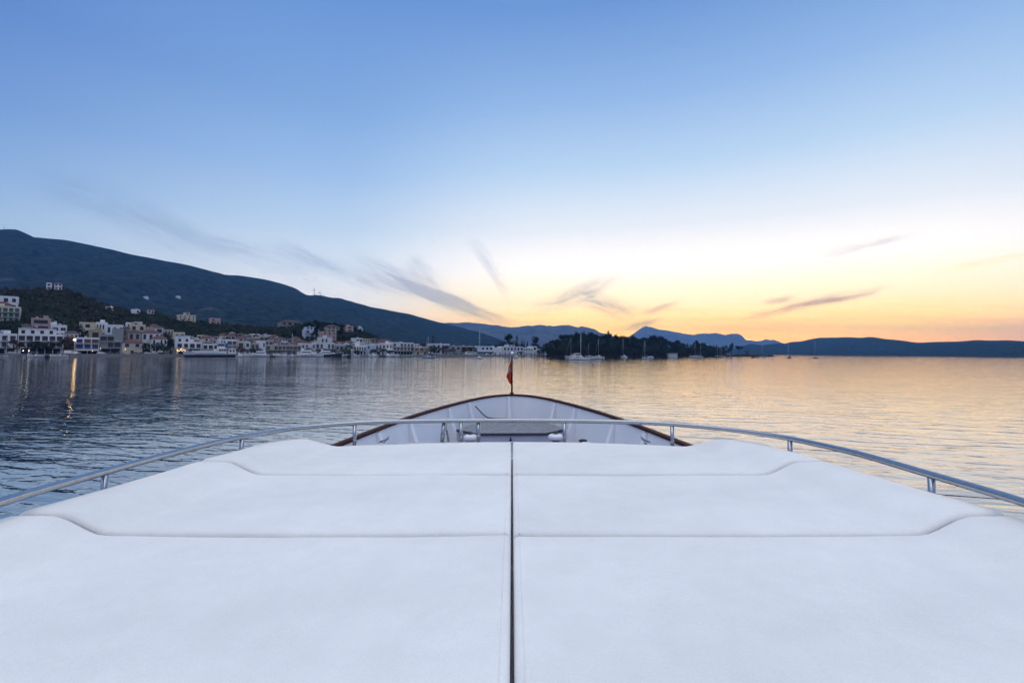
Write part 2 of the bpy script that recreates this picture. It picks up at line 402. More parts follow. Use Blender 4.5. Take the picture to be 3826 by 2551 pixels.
low_pts = [(2700,1312),(2740,1304),(2766,1295),(2808,1283),(2846,1290),(2870,1287),(2906,1283),(2936,1283),(2956,1277),(2995,1276),(3025,1268),(3060,1262),(3170,1260),(3220,1262.5),(3252,1258),(3300,1265),(3370,1272),(3420,1280),(3440,1280.5),
           (3500,1278),(3570,1278),(3650,1272),(3700,1274),(3760,1273),(3826,1276),(4100,1262),(4600,1240),(5400,1215),(6800,1190),(8000,1230)]
low_ridge = Ridge(low_pts, ([2700,3000,3826,8000],[4600,4200,2600,1500]), ([2700,3000,3400,3826,8000],[3300,2900,2100,1500,600]), 1300, 26, 420, 34, 9.9, 300)
low_ridge.build('hill', hill_mat('shore_hill', (.006,.012,.010), (.042,.048,.036), .03, (.06,.055,.045)))

# ------------------------------------------------------------------ evening haze
mb = MB(); mb.box(-13500, 13500, -900, 11000, -4.5, 640)
hm = bpy.data.materials.new('haze'); hm.use_nodes = True; hn = hm.node_tree; hn.nodes.remove(hn.nodes['Principled BSDF'])
pv = hn.nodes.new('ShaderNodeVolumePrincipled'); pv.inputs['Color'].default_value = (.13, .41, 1.0, 1); pv.inputs['Density'].default_value = 1.15e-4; pv.inputs['Anisotropy'].default_value = .55
hn.links.new(pv.outputs[0], hn.nodes['Material Output'].inputs['Volume'])
tag(mb.build('haze', hm), kind='stuff')
# ------------------------------------------------------------------ the yacht we stand on; boat frame = X right, Y to the bow, Z up from the eye, heeled by ROLL
white_paint = mat('white_paint', (.80,.80,.84), .35, var=.05, vscale=2.5, bump=.002, bscale=3)
bulwark_paint = mat('bulwark_paint', (.88,.88,.91), .4, var=.05, vscale=1.5, bump=.002, bscale=4)
varnish = mat('varnished_wood', (.050,.011,.010), .55, spec=.12, var=.35, vscale=6)
steel = mat('polished_steel', (.40,.42,.45), .13, metal=1, var=.08, vscale=20)
dark_rubber = mat('dark_rubber', (.012,.012,.018), .6)
def pad_mat():
    m = bpy.data.materials.new('white_pad_fabric'); m.use_nodes = True; nt = m.node_tree; b = nt.nodes['Principled BSDF']
    b.inputs['Roughness'].default_value = .65; b.inputs['Specular IOR Level'].default_value = .25
    tc = nt.nodes.new('ShaderNodeTexCoord'); L = nt.links.new
    def nz(scale, det, sx=1, sy=1, rough=.5):
        mp = nt.nodes.new('ShaderNodeMapping'); mp.inputs['Scale'].default_value = (sx, sy, 1); L(tc.outputs['Object'], mp.inputs[0])
        n = nt.nodes.new('ShaderNodeTexNoise'); n.inputs['Scale'].default_value = scale; n.inputs['Detail'].default_value = det; n.inputs['Roughness'].default_value = rough; L(mp.outputs[0], n.inputs['Vector']); return n.outputs['Fac']
    def mth(op, a, c, k=None):
        n = nt.nodes.new('ShaderNodeMath'); n.operation = op
        for i, v in enumerate((a, c) if k is None else (a, c, k)):
            if isinstance(v, (int, float)): n.inputs[i].default_value = v
            else: L(v, n.inputs[i])
        return n.outputs[0]
    # worn, faintly soiled patches and a speckled weave
    f = mth('ADD', mth('MULTIPLY', nz(1.1, 7, rough=.6), .75), mth('ADD', mth('MULTIPLY', nz(150, 2), .45), mth('MULTIPLY', nz(6, 5, rough=.65), .30)))
    r = nt.nodes.new('ShaderNodeValToRGB'); r.color_ramp.elements[0].position = .50; r.color_ramp.elements[0].color = (.76,.745,.71,1); r.color_ramp.elements[1].position = .98; r.color_ramp.elements[1].color = (.93,.905,.86,1)
    L(f, r.inputs[0]); L(r.outputs[0], b.inputs['Base Color'])
    # weave, soft slack and shallow creases
    h = mth('ADD', mth('MULTIPLY', nz(300, 1, 1, 1), .0010), mth('MULTIPLY', nz(3.2, 4, .7, 1.3), .010))
    cr = mth('SUBTRACT', 1.0, mth('MULTIPLY', mth('ABSOLUTE', mth('SUBTRACT', nz(2.3, 2, .55, 1.5), .5), 0), 22.)); cr = mth('MAXIMUM', cr, 0.)
    h = mth('ADD', h, mth('MULTIPLY', mth('MULTIPLY', cr, nz(1.2, 1)), .0016))
    bp = nt.nodes.new('ShaderNodeBump'); bp.inputs['Strength'].default_value = 1; bp.inputs['Distance'].default_value = 1.0; L(h, bp.inputs['Height']); L(bp.outputs['Normal'], b.inputs['Normal'])
    return m
vinyl = pad_mat(); gap_shade = mat('pad_gap_shade', (.006,.008,.016), .9)  # second material: shade of the gap between pads, put into the colour
deck_paint = mat('deck_paint', (.36,.37,.42), .7, var=.12, vscale=4)
def teak_mat():
    m = bpy.data.materials.new('weathered_teak'); m.use_nodes = True; nt = m.node_tree; b = nt.nodes['Principled BSDF']; b.inputs['Roughness'].default_value = .75
    tc = nt.nodes.new('ShaderNodeTexCoord'); cols = []
    sp = nt.nodes.new('ShaderNodeSeparateXYZ'); nt.links.new(tc.outputs['Object'], sp.inputs[0])
    # planks follow the two sides of the bow: |x|*a + y, with a dark caulking line between
    ab = nt.nodes.new('ShaderNodeMath'); ab.operation = 'ABSOLUTE'; nt.links.new(sp.outputs[0], ab.inputs[0])
    k1 = nt.nodes.new('ShaderNodeMath'); k1.operation = 'MULTIPLY_ADD'; nt.links.new(ab.outputs[0], k1.inputs[0]); k1.inputs[1].default_value = 1.0
    k0 = nt.nodes.new('ShaderNodeMath'); k0.operation = 'MULTIPLY'; nt.links.new(sp.outputs[1], k0.inputs[0]); k0.inputs[1].default_value = .42; nt.links.new(k0.outputs[0], k1.inputs[2])
    fr = nt.nodes.new('ShaderNodeMath'); fr.operation = 'PINGPONG'; nt.links.new(k1.outputs[0], fr.inputs[0]); fr.inputs[1].default_value = .045
    mr = nt.nodes.new('ShaderNodeMapRange'); mr.inputs[1].default_value = .007; mr.inputs[2].default_value = .015; nt.links.new(fr.outputs[0], mr.inputs[0])
    n = nt.nodes.new('ShaderNodeTexNoise'); n.inputs['Scale'].default_value = 9; n.inputs['Detail'].default_value = 5; nt.links.new(tc.outputs['Object'], n.inputs['Vector'])
    r = nt.nodes.new('ShaderNodeValToRGB'); r.color_ramp.elements[0].position = .3; r.color_ramp.elements[0].color = (.20,.205,.22,1); r.color_ramp.elements[1].position = .75; r.color_ramp.elements[1].color = (.36,.365,.38,1)
    nt.links.new(n.outputs['Fac'], r.inputs[0])
    mx = nt.nodes.new('ShaderNodeMix'); mx.data_type = 'RGBA'; nt.links.new(mr.outputs[0], mx.inputs[0]); mx.inputs[6].default_value = (.05,.05,.06,1); nt.links.new(r.outputs[0], mx.inputs[7])
    nt.links.new(mx.outputs[2], b.inputs['Base Color']); return m
teak = teak_mat()

RB = np.array([[math.cos(ROLL),0,-math.sin(ROLL)],[0,1,0],[math.sin(ROLL),0,math.cos(ROLL)]])
def boat_world(p): return CAM + RB @ np.array(p, float)
def boat_thing(name, label, cat, base, group=None):
    o = thing(name, label, cat, boat_world(base), 0, group); o.rotation_euler = (0, -ROLL, 0); return o
sp_, cp_ = math.sin(PITCH), math.cos(PITCH)
def bray(px, py):
    dy = -(py-CY)/F
    return np.array([(px-CX)/F, cp_-dy*sp_, sp_+dy*cp_])
def on_z(px, py, z):
    d = bray(px, py); return d*(z/d[2])
def on_y(px, py, y):
    d = bray(px, py); return d*(y/d[1])
S = 3826/2352                    # overview pixels to photograph pixels

BASE = (0, 6, -5)
yacht = boat_thing('yacht', 'white motor yacht seen from its own bridge, pointed bow with dark wooden cap rail', 'yacht', BASE)
def yb(mb_, name, m, parent=None):
    return mb_.build(name, m, parent or yacht, BASE if (parent is None or parent is yacht) else BASE)

# bow plan: half width of the cap rail against Y, and its height
CAPY = [-4.0, 0.0, 2.5, 4.5, 6.0, 6.87, 7.3, 8.0, 8.85, 9.7, 10.54, 11.3, 11.9, 12.42, 12.8, 13.0, 13.12, 13.16]
CAPW = [3.10, 3.14, 3.10, 3.00, 2.84, 2.70, 2.60, 2.45, 2.25, 2.02, 1.72, 1.41, 1.14, .86, .58, .36, .17, 0.0]
def capw(y): return float(np.interp(y, CAPY, CAPW))
def capz(y): return -1.2-(13.16-y)/6*.2
def full(fn):                    # port bow round to starboard
    ys = [y for y in CAPY]
    P = [(-capw(y), y) for y in ys] + [(capw(y), y) for y in ys[::-1][1:]]
    # resample smoothly
    P = np.array(P); s = np.concatenate([[0], np.cumsum(np.hypot(*np.diff(P, axis=0).T))]); t = np.linspace(0, s[-1], 150)
    Q = np.stack([np.interp(t, s, P[:,0]), np.interp(t, s, P[:,1])], 1)
    for _ in range(3): Q[1:-1] = .25*Q[:-2]+.5*Q[1:-1]+.25*Q[2:]
    return Q
PLAN = full(None)
TAN = np.gradient(PLAN, axis=0); TAN /= np.linalg.norm(TAN, axis=1)[:,None]
NIN = np.stack([TAN[:,1], -TAN[:,0]], 1)               # points inboard
def ring(off, zf): return [(PLAN[i,0]+NIN[i,0]*off, PLAN[i,1]+NIN[i,1]*off, zf(PLAN[i,1]) if callable(zf) else zf) for i in range(len(PLAN))]
# hull shell outside, bulwark lining inside
hull = MB()
prof = [(-.02,-.03),(.02,-.45),(.10,-.9),(.26,-1.7),(.50,-2.6),(.80,-3.3),(1.0,-3.72)]
hull.grid([ring(o_, (lambda y, dz=dz: capz(y)+dz)) for o_, dz in prof], flip=True)
yb(hull, 'hull', mat('hull_paint', (.75,.76,.8), .25, coat=.3, var=.03))
DECKZ = -2.15
lin_ = MB()
lin_.grid([ring(.05, lambda y: capz(y)-.02), ring(.07, lambda y: capz(y)-.22), ring(.10, lambda y: capz(y)-.5), ring(.14, DECKZ-.03)])
yb(lin_, 'bulwark', bulwark_paint)
cap_ = MB()
rows = [ring(-.04, lambda y: capz(y)-.022), ring(-.045, lambda y: capz(y)+.008), ring(-.03, lambda y: capz(y)+.02), ring(.055, lambda y: capz(y)+.02), ring(.078, lambda y: capz(y)+.006), ring(.075, lambda y: capz(y)-.026), ring(-.04, lambda y: capz(y)-.022)]
cap_.grid(rows)
yb(cap_, 'cap_rail', varnish)
dk = MB(); rg = ring(.10, DECKZ); n_ = len(rg)
dk.add(rg, [(i, i+1, n_-2-i, n_-1-i) for i in range(n_//2-1)])
yb(dk, 'deck', deck_paint)
# bulwark stays: tapered brackets from cap rail to deck
def stay(i, name='bulwark_stay', wtop=.05, wbot=.26, th=.085):
    p, nn, tt = PLAN[i], NIN[i], TAN[i]; zc = capz(p[1])-.045
    mb_ = MB(); secs = []
    for f in np.linspace(0, 1, 6):
        z = zc + (DECKZ-zc)*f; d = wtop+(wbot-wtop)*f**1.4; o0 = .045+.09*f
        c = [(o0, -th/2*(1+f*.6)), (o0+d, -th/2*(1+f*.6)), (o0+d, th/2*(1+f*.6)), (o0, th/2*(1+f*.6))]
        secs.append([(p[0]+nn[0]*a+tt[0]*b, p[1]+nn[1]*a+tt[1]*b, z) for a, b in c])
    v = [q for s_ in secs for q in s_]; f_ = []
    for k in range(5):
        for j in range(4): f_.append((k*4+j, k*4+(j+1)%4, (k+1)*4+(j+1)%4, (k+1)*4+j))
    mb_.add(v, f_); return yb(mb_, name, bulwark_paint)
def plan_at(px, left):            # index of the plan point seen in column px
    best = None
    for i in range(len(PLAN)):
        if (PLAN[i,0] < 0) != left or PLAN[i,1] < 6: continue
        c = abs(CX + F*PLAN[i,0]/PLAN[i,1] - px)
        if best is None or c < best[0]: best = (c, i)
    return best[1]
for px in (1395, 1528, 1662, 1748): stay(plan_at(px, True))
for px in (2075, 2162, 2298, 2430): stay(plan_at(px, False))
i0 = int(np.argmax(PLAN[:,1])); stay(i0, 'stem_post', .06, .14, .075)

# raised bow platform of bare teak
pl = MB(); PZ = -1.76
fy = [on_z(1780,1618,PZ), on_z(2040,1617,PZ), on_z(2112,1601,PZ), on_z(2050,1580,PZ), on_z(1980,1569,PZ), on_z(1846,1569,PZ), on_z(1783,1580,PZ), on_z(1705,1603,PZ)]
poly = [(p[0], p[1]) for p in fy]
pl.prism(poly, PZ-.06, PZ)
pl.mi = [0, 0]+[1]*(len(pl.f)-2)
yb(pl, 'bow_platform', [teak, mat('caulk_edge', (.045,.045,.06), .7)])
tr = MB(); pin = [(x*.985, 11+(y-11)*.97) for x, y in poly]; tr.prism(pin, DECKZ, PZ-.06)
yb(tr, 'platform_side', mat('platform_grey', (.42,.43,.52), .6, var=.06))
ltch = MB(); c = on_y(1908, 1641, poly[0][1]-.02); ltch.box(c[0]-.012, c[0]+.012, c[1]-.03, c[1], c[2]-.07, c[2]+.05); ltch.box(c[0]-.03, c[0]+.03, c[1]-.045, c[1]-.03, c[2]-.02, c[2]+.01)
yb(ltch, 'latch', dark_rubber)
# hose lying against the bulwark
hp = []
for px, py, y in ((1776,1517,11.75),(1790,1532,11.8),(1806,1549,11.9),(1822,1560,12.05),(1848,1563,12.35),(1880,1563.5,12.6),(1915,1564.5,12.7),(1945,1565.5,12.6)):
    hp.append(on_y(px, py, y))
h_ = MB(); h_.tube(hp, .014, 8); yb(h_, 'hose', dark_rubber)

# coach roof that carries the pads
def front_y(x): return 5.24-.265*(abs(x)/1.93)**3.0
def outer_x(y): return float(np.interp(y, [.6, 1.5, 2.6, 3.9, 4.4, 4.9, 5.3], [2.92, 2.88, 2.78, 2.60, 2.53, 2.42, 2.2]))
xs = np.linspace(-2.35, 2.35, 41)
edge = [(x, front_y(x)+.05) for x in xs]
poly = [(-2.62,.55),(2.62,.55)] + [(outer_x(y)-.14, y) for y in (1.5,2.6,3.9,4.45)] + edge[::-1] + [(-(outer_x(y)-.14), y) for y in (4.45,3.9,2.6,1.5)]
cr = MB(); cr.prism(poly, DECKZ-.02, -1.19); yb(cr, 'coach_roof', white_paint)

# hand rail, its posts and the lower rail
RZ = -.80
rail_px = [(-260,1250),(-120,1195),(0,1152),(120,1117),(240,1083),(390,1042),(545,1004),(680,982),(820,970.5),(940,967),(1060,966),(1176,965.5),(1300,966.5),(1420,968.5),(1540,973),(1680,986),(1810,1005),(1970,1040),(2125,1086),(2240,1119),(2352,1152),(2470,1192),(2600,1245)]
rail = np.array([on_z(a*S, b*S, RZ) for a, b in rail_px])
def resample(P, n, sm=4):
    s = np.concatenate([[0], np.cumsum(np.linalg.norm(np.diff(P, axis=0), axis=1))]); t = np.linspace(0, s[-1], n)
    Q = np.stack([np.interp(t, s, P[:,k]) for k in range(3)], 1)
    for _ in range(sm): Q[1:-1] = .25*Q[:-2]+.5*Q[1:-1]+.25*Q[2:]
    return Q
RAIL = resample(rail, 110)
r_ = MB(); r_.tube(RAIL, .0245, 16)
rail_o = yb(r_, 'hand_rail', steel)
lo = RAIL.copy(); lo[:,2] = -1.055; lo[:,1] -= .02; lo = lo[18:-18]
l_ = MB(); l_.tube(lo, .016, 10); yb(l_, 'lower_rail', steel)
def rail_at(px):
    i = int(np.argmin(np.abs(CX+F*RAIL[:,0]/(RAIL[:,1]*cp_+RAIL[:,2]*sp_)-px))); return RAIL[i]
posts = [243, 547, 822, 1063, 1298, 1540, 1812, 2127]
for a in posts:
    p = rail_at(a*S); mb_ = MB(); out_ = np.array([0,0,0.])
    mb_.tube([p+(0,0,-.02), p+(0,.0,-.38)], .021, 12)
    mb_.lathe([(.0,.012),(.04,.012),(.045,0),(.045,-.01)], (p[0], p[1], p[2]-.36), 14)
    yb(mb_, 'rail_post', steel, None)
p = rail_at(1788); mb_ = MB(); mb_.tube([p+(0,.02,-.01), p+(0,.02,-.36)], .024, 12); yb(mb_, 'gate_post', steel)
# folding boarding brace: two legs meeting under the rail
p = rail_at(1662); mb_ = MB(); mb_.tube([p+(.0,.03,-.02), p+(-.035,.03,-.36)], .024, 12); yb(mb_, 'brace_leg', steel)
mb_ = MB(); mb_.tube([p+(.012,.05,-.02), p+(.03,.42,-.52)], .013, 10); yb(mb_, 'brace_leg', steel)

# mushroom vents
def vent(px, py, y, rad, name='deck_vent'):
    c = on_y(px, py, y)
    mb_ = MB(); mb_.lathe([(.0,DECKZ-c[2]),(.05,DECKZ-c[2]),(.05,-.03),(rad*.72,-.05),(rad*.74,-.035),(rad*.6,-.02)], c, 24)
    st = yb(mb_, name, mat('vent_collar', (.05,.05,.09), .5))
    mb_ = MB(); mb_.lathe([(rad*.74,-.040),(rad*.96,-.022),(rad,.0),(rad*.93,.02),(rad*.7,.036),(rad*.42,.043),(0,.044)], c, 28)
    o = mb_.build('vent_cap', white_paint, st, BASE)
    mb_ = MB(); mb_.lathe([(rad*.42,.0435),(rad*.40,.047),(rad*.1,.048),(.016,.05),(.022,.065),(.02,.085),(.0,.09)], c, 16)
    mb_.build('vent_knob', mat('knob_metal', (.12,.12,.13), .35, metal=.8), st, BASE)
vent(1758, 1633, 7.0, .104); vent(2076.5, 1631, 7.0, .115)
c = on_y(2190, 1652, 6.6); mb_ = MB(); mb_.lathe([(.0,DECKZ-c[2]),(.07,DECKZ-c[2]),(.07,-.05),(.085,-.03),(.075,-.008),(.04,0),(0,0)], c, 20); yb(mb_, 'capstan', white_paint)
c = on_y(2178, 1642, 7.9); mb_ = MB(); mb_.lathe([(.0,DECKZ-c[2]),(.06,DECKZ-c[2]),(.055,-.03),(.075,-.02),(.06,.0),(0,.012)], c, 20); yb(mb_, 'bollard', dark_rubber)
# horn cleats on the bulwark
for px, left, flip in ((1436, True, 1), (2412, False, -1)):
    c = on_y(px, 1646, 7.0); mb_ = MB()
    mb_.tube([c+np.array([-.07*flip,0,-.02]), c+np.array([0,0,.0]), c+np.array([.05*flip,0,.03]), c+np.array([.07*flip,0,.085])], [.012,.022,.016,.006], 8)
    mb_.tube([c+np.array([0,0,0]), c+np.array([-.01*flip,0,-.12])], .018, 8)
    mb_.tube([c+np.array([-.01*flip,0,-.11]), c+np.array([-.25*flip,.1,-.2])], .03, 8)
    yb(mb_, 'cleat', steel)
# flagstaff with socket and ball
fb = np.array([0-.004, 13.1, capz(13.1)+.02]); ftop = np.array([.002, 13.1, -.11])
mb_ = MB(); mb_.tube([fb, fb+(ftop-fb)*.5, ftop], [.026,.022,.016], 12)
fs = yb(mb_, 'flagstaff', varnish)
mb_ = MB(); mb_.lathe([(.0,0),(.055,0),(.055,.03),(.03,.045),(.024,.05)], fb, 16); mb_.build('staff_socket', mat('dark_bronze', (.05,.03,.025), .45, metal=.6), fs, BASE)
mb_ = MB(); mb_.lathe([(.012,.0),(.013,.02)] + [(.045*math.sin(a), .06-.045*math.cos(a)) for a in np.linspace(.4, math.pi, 10)], ftop, 16); mb_.build('staff_ball', mat('chrome', (.8,.8,.82), .06, metal=1), fs, BASE)

# the limp flag: red with a white and navy patch, hanging in folds beside the staff
def flag():
    rows, cols = 26, 22; P = []
    z0, z1 = -.21, -.875
    def wid(f):   # reach of the hanging cloth from the staff, down its hoist
        return float(np.interp(f, [0,.12,.35,.55,.68,.75,.88,1.0], [.010,.045,.088,.118,.140,.112,.075,.035]))
    for i in range(rows):
        f = i/(rows-1); row = []
        for j in range(cols):
            g = j/(cols-1)
            fold = math.sin(g*10.5+f*2.0)*.028*g**.5*(1-.3*f)
            x = -.022-wid(f)*g**.8 + math.sin(g*21)*.005
            z = z0+(z1-z0)*f - .07*g*(1 if f < .97 else .6) - .03*math.sin(g*5)*f
            row.append((x, 13.1+fold, z))
        P.append(row)
    mb_ = MB(); mb_.grid(P)
    # colour zones by hoist and fly
    k = 0
    for i in range(rows-1):
        for j in range(cols-1):
            f, g = i/(rows-1), j/(cols-1)
            if .24 < f < .52 and g > .42: mb_.mi[k] = 2 if ((int(f*22)+int(g*7)) % 4 == 0) else 1
            elif .36 < f < .5 and g < .08: mb_.mi[k] = 1
            k += 1
    base = (-.03, 13.1, -.55)
    o = mb_.build('flag', [mat('red_cloth', (.60,.05,.016), .8, var=.2, vscale=14), mat('white_cloth', (.62,.62,.66), .8), mat('navy_cloth', (.02,.025,.06), .8)], None, base)
    o.location = boat_world(base); o.rotation_euler = (0,-ROLL,0)
    md = o.modifiers.new('thickness', 'SOLIDIFY'); md.thickness = .003; md.offset = 0
    tag(o, 'limp red flag with a white and navy patch hanging from the bow flagstaff', 'flag')
flag()

# sun pads: three rows, two columns
ROWS = [(.72, 2.600), (2.622, 3.862), (3.884, None)]
def pad(side, r):
    ya, yb_ = ROWS[r]; NX, NY = 58, 30
    inner = .0065
    def prof(x, y):
        ox = outer_x(y); rs = ox-.56
        z = .105*smoothstep(rs, rs+.30, x)
        z -= .012*math.sin(math.pi*min(1, (x-inner)/max(rs,.1)))*.0
        return z
    P = []
    tt = np.concatenate([[0,.003,.009,.018,.032], np.linspace(.06, .94, NY-10), [.968,.982,.991,.997,1]])
    ss = np.concatenate([[0,.003,.008,.016,.026,.034], np.linspace(.03, .90, NX-15), [.92,.94,.955,.968,.978,.986,.992,.997,1]])
    for t in tt:
        row = []
        for js, s_ in enumerate(ss):
            # outer limit depends on y; front row ends in the curved front edge
            x = inner+s_ if js < 6 else s_*outer_x(ya+(min(yb_ or 4.45, 4.45)-ya)*t) + (1-s_)*inner
            y1 = yb_ if yb_ else front_y(min(x, 2.42))
            if yb_ is None and x > 2.30: y1 = front_y(2.30)-(x-2.30)*1.1
            y = ya+(y1-ya)*t
            da = min(y-ya, y1-y); dx = min(x-inner, s_*0+outer_x(y if yb_ else min(y,4.45))-x)
            def drop(d, rad): 
                d = max(0, min(d, rad)); return rad-math.sqrt(max(0, rad*rad-(rad-d)**2))
            z = prof(x, y) - drop(da, .045)*.8 - drop(x-inner, .03)*.9 - drop(outer_x(min(y, 4.45) if not yb_ else y)-x, .07)
            # slack in the cover: shallow dish, broad ripples
            z += .016*fbm(x*1.3+side*3+r*5, y*1.6, 3) - .006*math.exp(-((x-1.2)/.9)**2)
            z += .010*(1-t)*math.exp(-((y-ya)/.25)) if r > 0 else 0
            if r == 0 and side < 0: z += .012*math.exp(-x/.25)
            P_ = (side*x, y, -1.0+z); row.append(P_)
        P.append(row)
    mb_ = MB(); mb_.grid(P, flip=side < 0)
    # skirts down to the roof
    a, b = len(P), len(P[0]); bd = [P[0][j] for j in range(b)] + [P[i][b-1] for i in range(1, a)] + [P[a-1][j] for j in range(b-2, -1, -1)] + [P[i][0] for i in range(a-2, 0, -1)]
    low = [(p[0], p[1], -1.188) for p in bd]; m_ = len(bd)
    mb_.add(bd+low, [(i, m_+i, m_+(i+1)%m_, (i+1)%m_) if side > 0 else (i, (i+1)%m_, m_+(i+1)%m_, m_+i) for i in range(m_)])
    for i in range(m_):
        if i >= b+a-1+b-2: mb_.mi[len(mb_.mi)-m_+i] = 1        # side facing the centre gap: its shade is painted on, near-black
    base = (side*1.3, (ya+(yb_ or 5.0))/2, -1.19)
    sn = 'left' if side < 0 else 'right'
    lab = f'white sun pad {sn} of the centre gap, {["nearest row","middle row","front row by the hand rail"][r]}'
    o = boat_thing('sun_pad', lab, 'sun pad', base, 'white sun pads on the foredeck')
    mb_.build('pad_cover', [vinyl, gap_shade], o, base)
    # welt along the inner edge
    k = 2; pts = []
    for i in range(1, a-1):
        q = P[i][5]; pts.append((q[0], q[1], q[2]-.001))
    w_ = MB(); w_.tube(pts, .0042, 6); w_.build('piping', vinyl, o, base)
for r in range(3):
    for side in (-1, 1): pad(side, r)
# ------------------------------------------------------------------ town shore: a straight quay, land that climbs behind it
P0 = np.array([-262., 240.]); DV = np.array([.73, .68])/math.hypot(.73, .68); NV = np.array([-DV[1], DV[0]])
def ts(x, y): q = np.array([x, y])-P0; return float(q@DV), float(q@NV)
def xy(t, s): return P0 + DV*t + NV*s
def col_t(u, s):                  # where the column u of the photograph crosses the line s metres behind the shore
    d = ray(u, horizon(u)); k = d[0]/d[1]; a = P0+NV*s
    return (k*a[1]-a[0])/(DV[0]-k*DV[1])
RID = [(-1500,1000),(-700,1045),(-300,1068),(0,1082),(110,1076),(163,1076),(225,1078),(330,1112),(390,1138),(490,1168),(570,1170),(650,1198),(760,1212),(900,1222),(1040,1230),(1120,1216),(1180,1211),(1230,1214),
       (1300,1222),(1340,1238),(1400,1276),(1440,1287),(1600,1288),(1760,1296),(1900,1300),(2000,1304),(2120,1312)]
RT, RH = [], []
for u, py in RID:
    t = col_t(u, 170); p = xy(t, 170); d = ray(u, py); RT.append(t); RH.append(EYE+d[2]/d[1]*p[1])
FS = ([-5,0,28,60,110,170,230,350,600,900],[0,0,0,.17,.50,1,.92,.5,.25,.15])
def T(x, y):
    t, s = ts(x, y)
    r = float(np.interp(t, RT, RH)); f = float(np.interp(s, *FS))
    z = 1.3 + max(r-1.3, 0)*f + (fbm(x/38., y/38., 3)*7*min(1, max(0, (s-80)/60)) if s > 80 else 0)
    end = smoothstep(424, 446, t)
    return z*(1-end) - 3*end
def place(px, py, far=900):       # the spot of ground seen at a pixel
    d = ray(px, py); Yy = 150.
    while Yy < far:
        p = CAM + d*(Yy/d[1])
        if ts(p[0], p[1])[1] > 0 and p[2] < T(p[0], p[1]): return p
        Yy += 1.0
    return None
land = hill_mat('town_ground', (.008,.012,.007), (.030,.032,.020), .08)
mb = MB(); tt = np.linspace(-330, 450, 157); ss = np.concatenate([[0, 6, 20, 28], np.linspace(36, 260, 45), np.linspace(280, 900, 18)])
mb.grid([[(*xy(t, s), T(*xy(t, s))-(.02 if s < 29 else 0)) for t in tt] for s in ss])
a = len(tt); mb.add([(*xy(t, 0), 1.28 if t < 425 else T(*xy(t, 0))) for t in tt]+[(*xy(t, 0), -1.5) for t in tt], [(i, a+i, a+i+1, i+1) for i in range(a-1)])
tag(mb.build('ground', land), kind='structure')
# quay: a concrete apron with a kerb edge, along the town
concrete = mat('quay_concrete', (.26,.25,.24), .9, var=.2, vscale=.4)
def strip(name, t0, t1, s0, s1, z0, z1, m, kind='structure'):
    mb = MB(); c = [xy(t0,s0), xy(t1,s0), xy(t1,s1), xy(t0,s1)]; mb.prism([tuple(q) for q in c], z0, z1)
    return tag(mb.build(name, m), kind=kind)
strip('quay', -330, 418, -.9, 7.5, -1.5, 1.33, concrete)
strip('kerb', -330, 418, -.9, -.45, 1.334, 1.46, mat('kerb_stone', (.36,.35,.33), .85, var=.15))
strip('road', -330, 418, 7.52, 14.5, 1.0, 1.318, mat('asphalt', (.05,.05,.052), .9, var=.2))
strip('pavement', -330, 418, 14.52, 17.5, 1.0, 1.44, mat('paving', (.22,.21,.20), .9, var=.15))

# ------------------------------------------------------------------ houses
WALL = {'white': (.76,.76,.77), 'chalk': (.62,.63,.65), 'cream': (.62,.54,.40), 'ochre': (.40,.31,.19), 'pink': (.45,.30,.27), 'grey': (.30,.30,.30), 'stone': (.27,.24,.20), 'bluish': (.52,.60,.70), 'rose': (.50,.36,.34), 'beige': (.42,.37,.31), 'brown': (.16,.10,.08)}
for k, c in WALL.items(): mat('plaster_'+k, c, .9, var=.14, vscale=.35)
glass = mat('window_glass', (.015,.018,.022), .12, spec=.6)
frame_m = mat('window_frame', (.5,.5,.48), .7)
SHUT = {'blue': mat('blue_shutter', (.012,.022,.20), .6, var=.1), 'brown': mat('brown_shutter', (.10,.05,.035), .7, var=.15), 'green': mat('green_shutter', (.03,.09,.06), .7), 'none': None}
tile = mat('roof_tile', (.12,.046,.032), .9, var=.35, vscale=1.2)
dark_tile = mat('old_roof_tile', (.085,.05,.04), .95, var=.35, vscale=1.2)
slab_m = mat('slab_concrete', (.55,.55,.54), .9, var=.12, vscale=.8)
rail_m = mat('balcony_metal', (.30,.31,.33), .6)
dark_in = mat('dark_opening', (.02,.018,.018), .9)
awning_m = mat('awning_cloth', (.45,.44,.42), .9, var=.1)
lamp_warm = mat('warm_lamp', (1,.8,.5), .5, emit=(1,.62,.25), estr=6)
lamp_white = mat('white_lamp', (1,1,.9), .5, emit=(1,.9,.68), estr=2.6)
lamp_dim = mat('shop_light', (1,.8,.5), .5, emit=(1,.66,.30), estr=5)
tank_m = mat('tank_white', (.6,.6,.62), .4)
panel_m = mat('solar_glass', (.02,.03,.06), .15)
NB = [0]
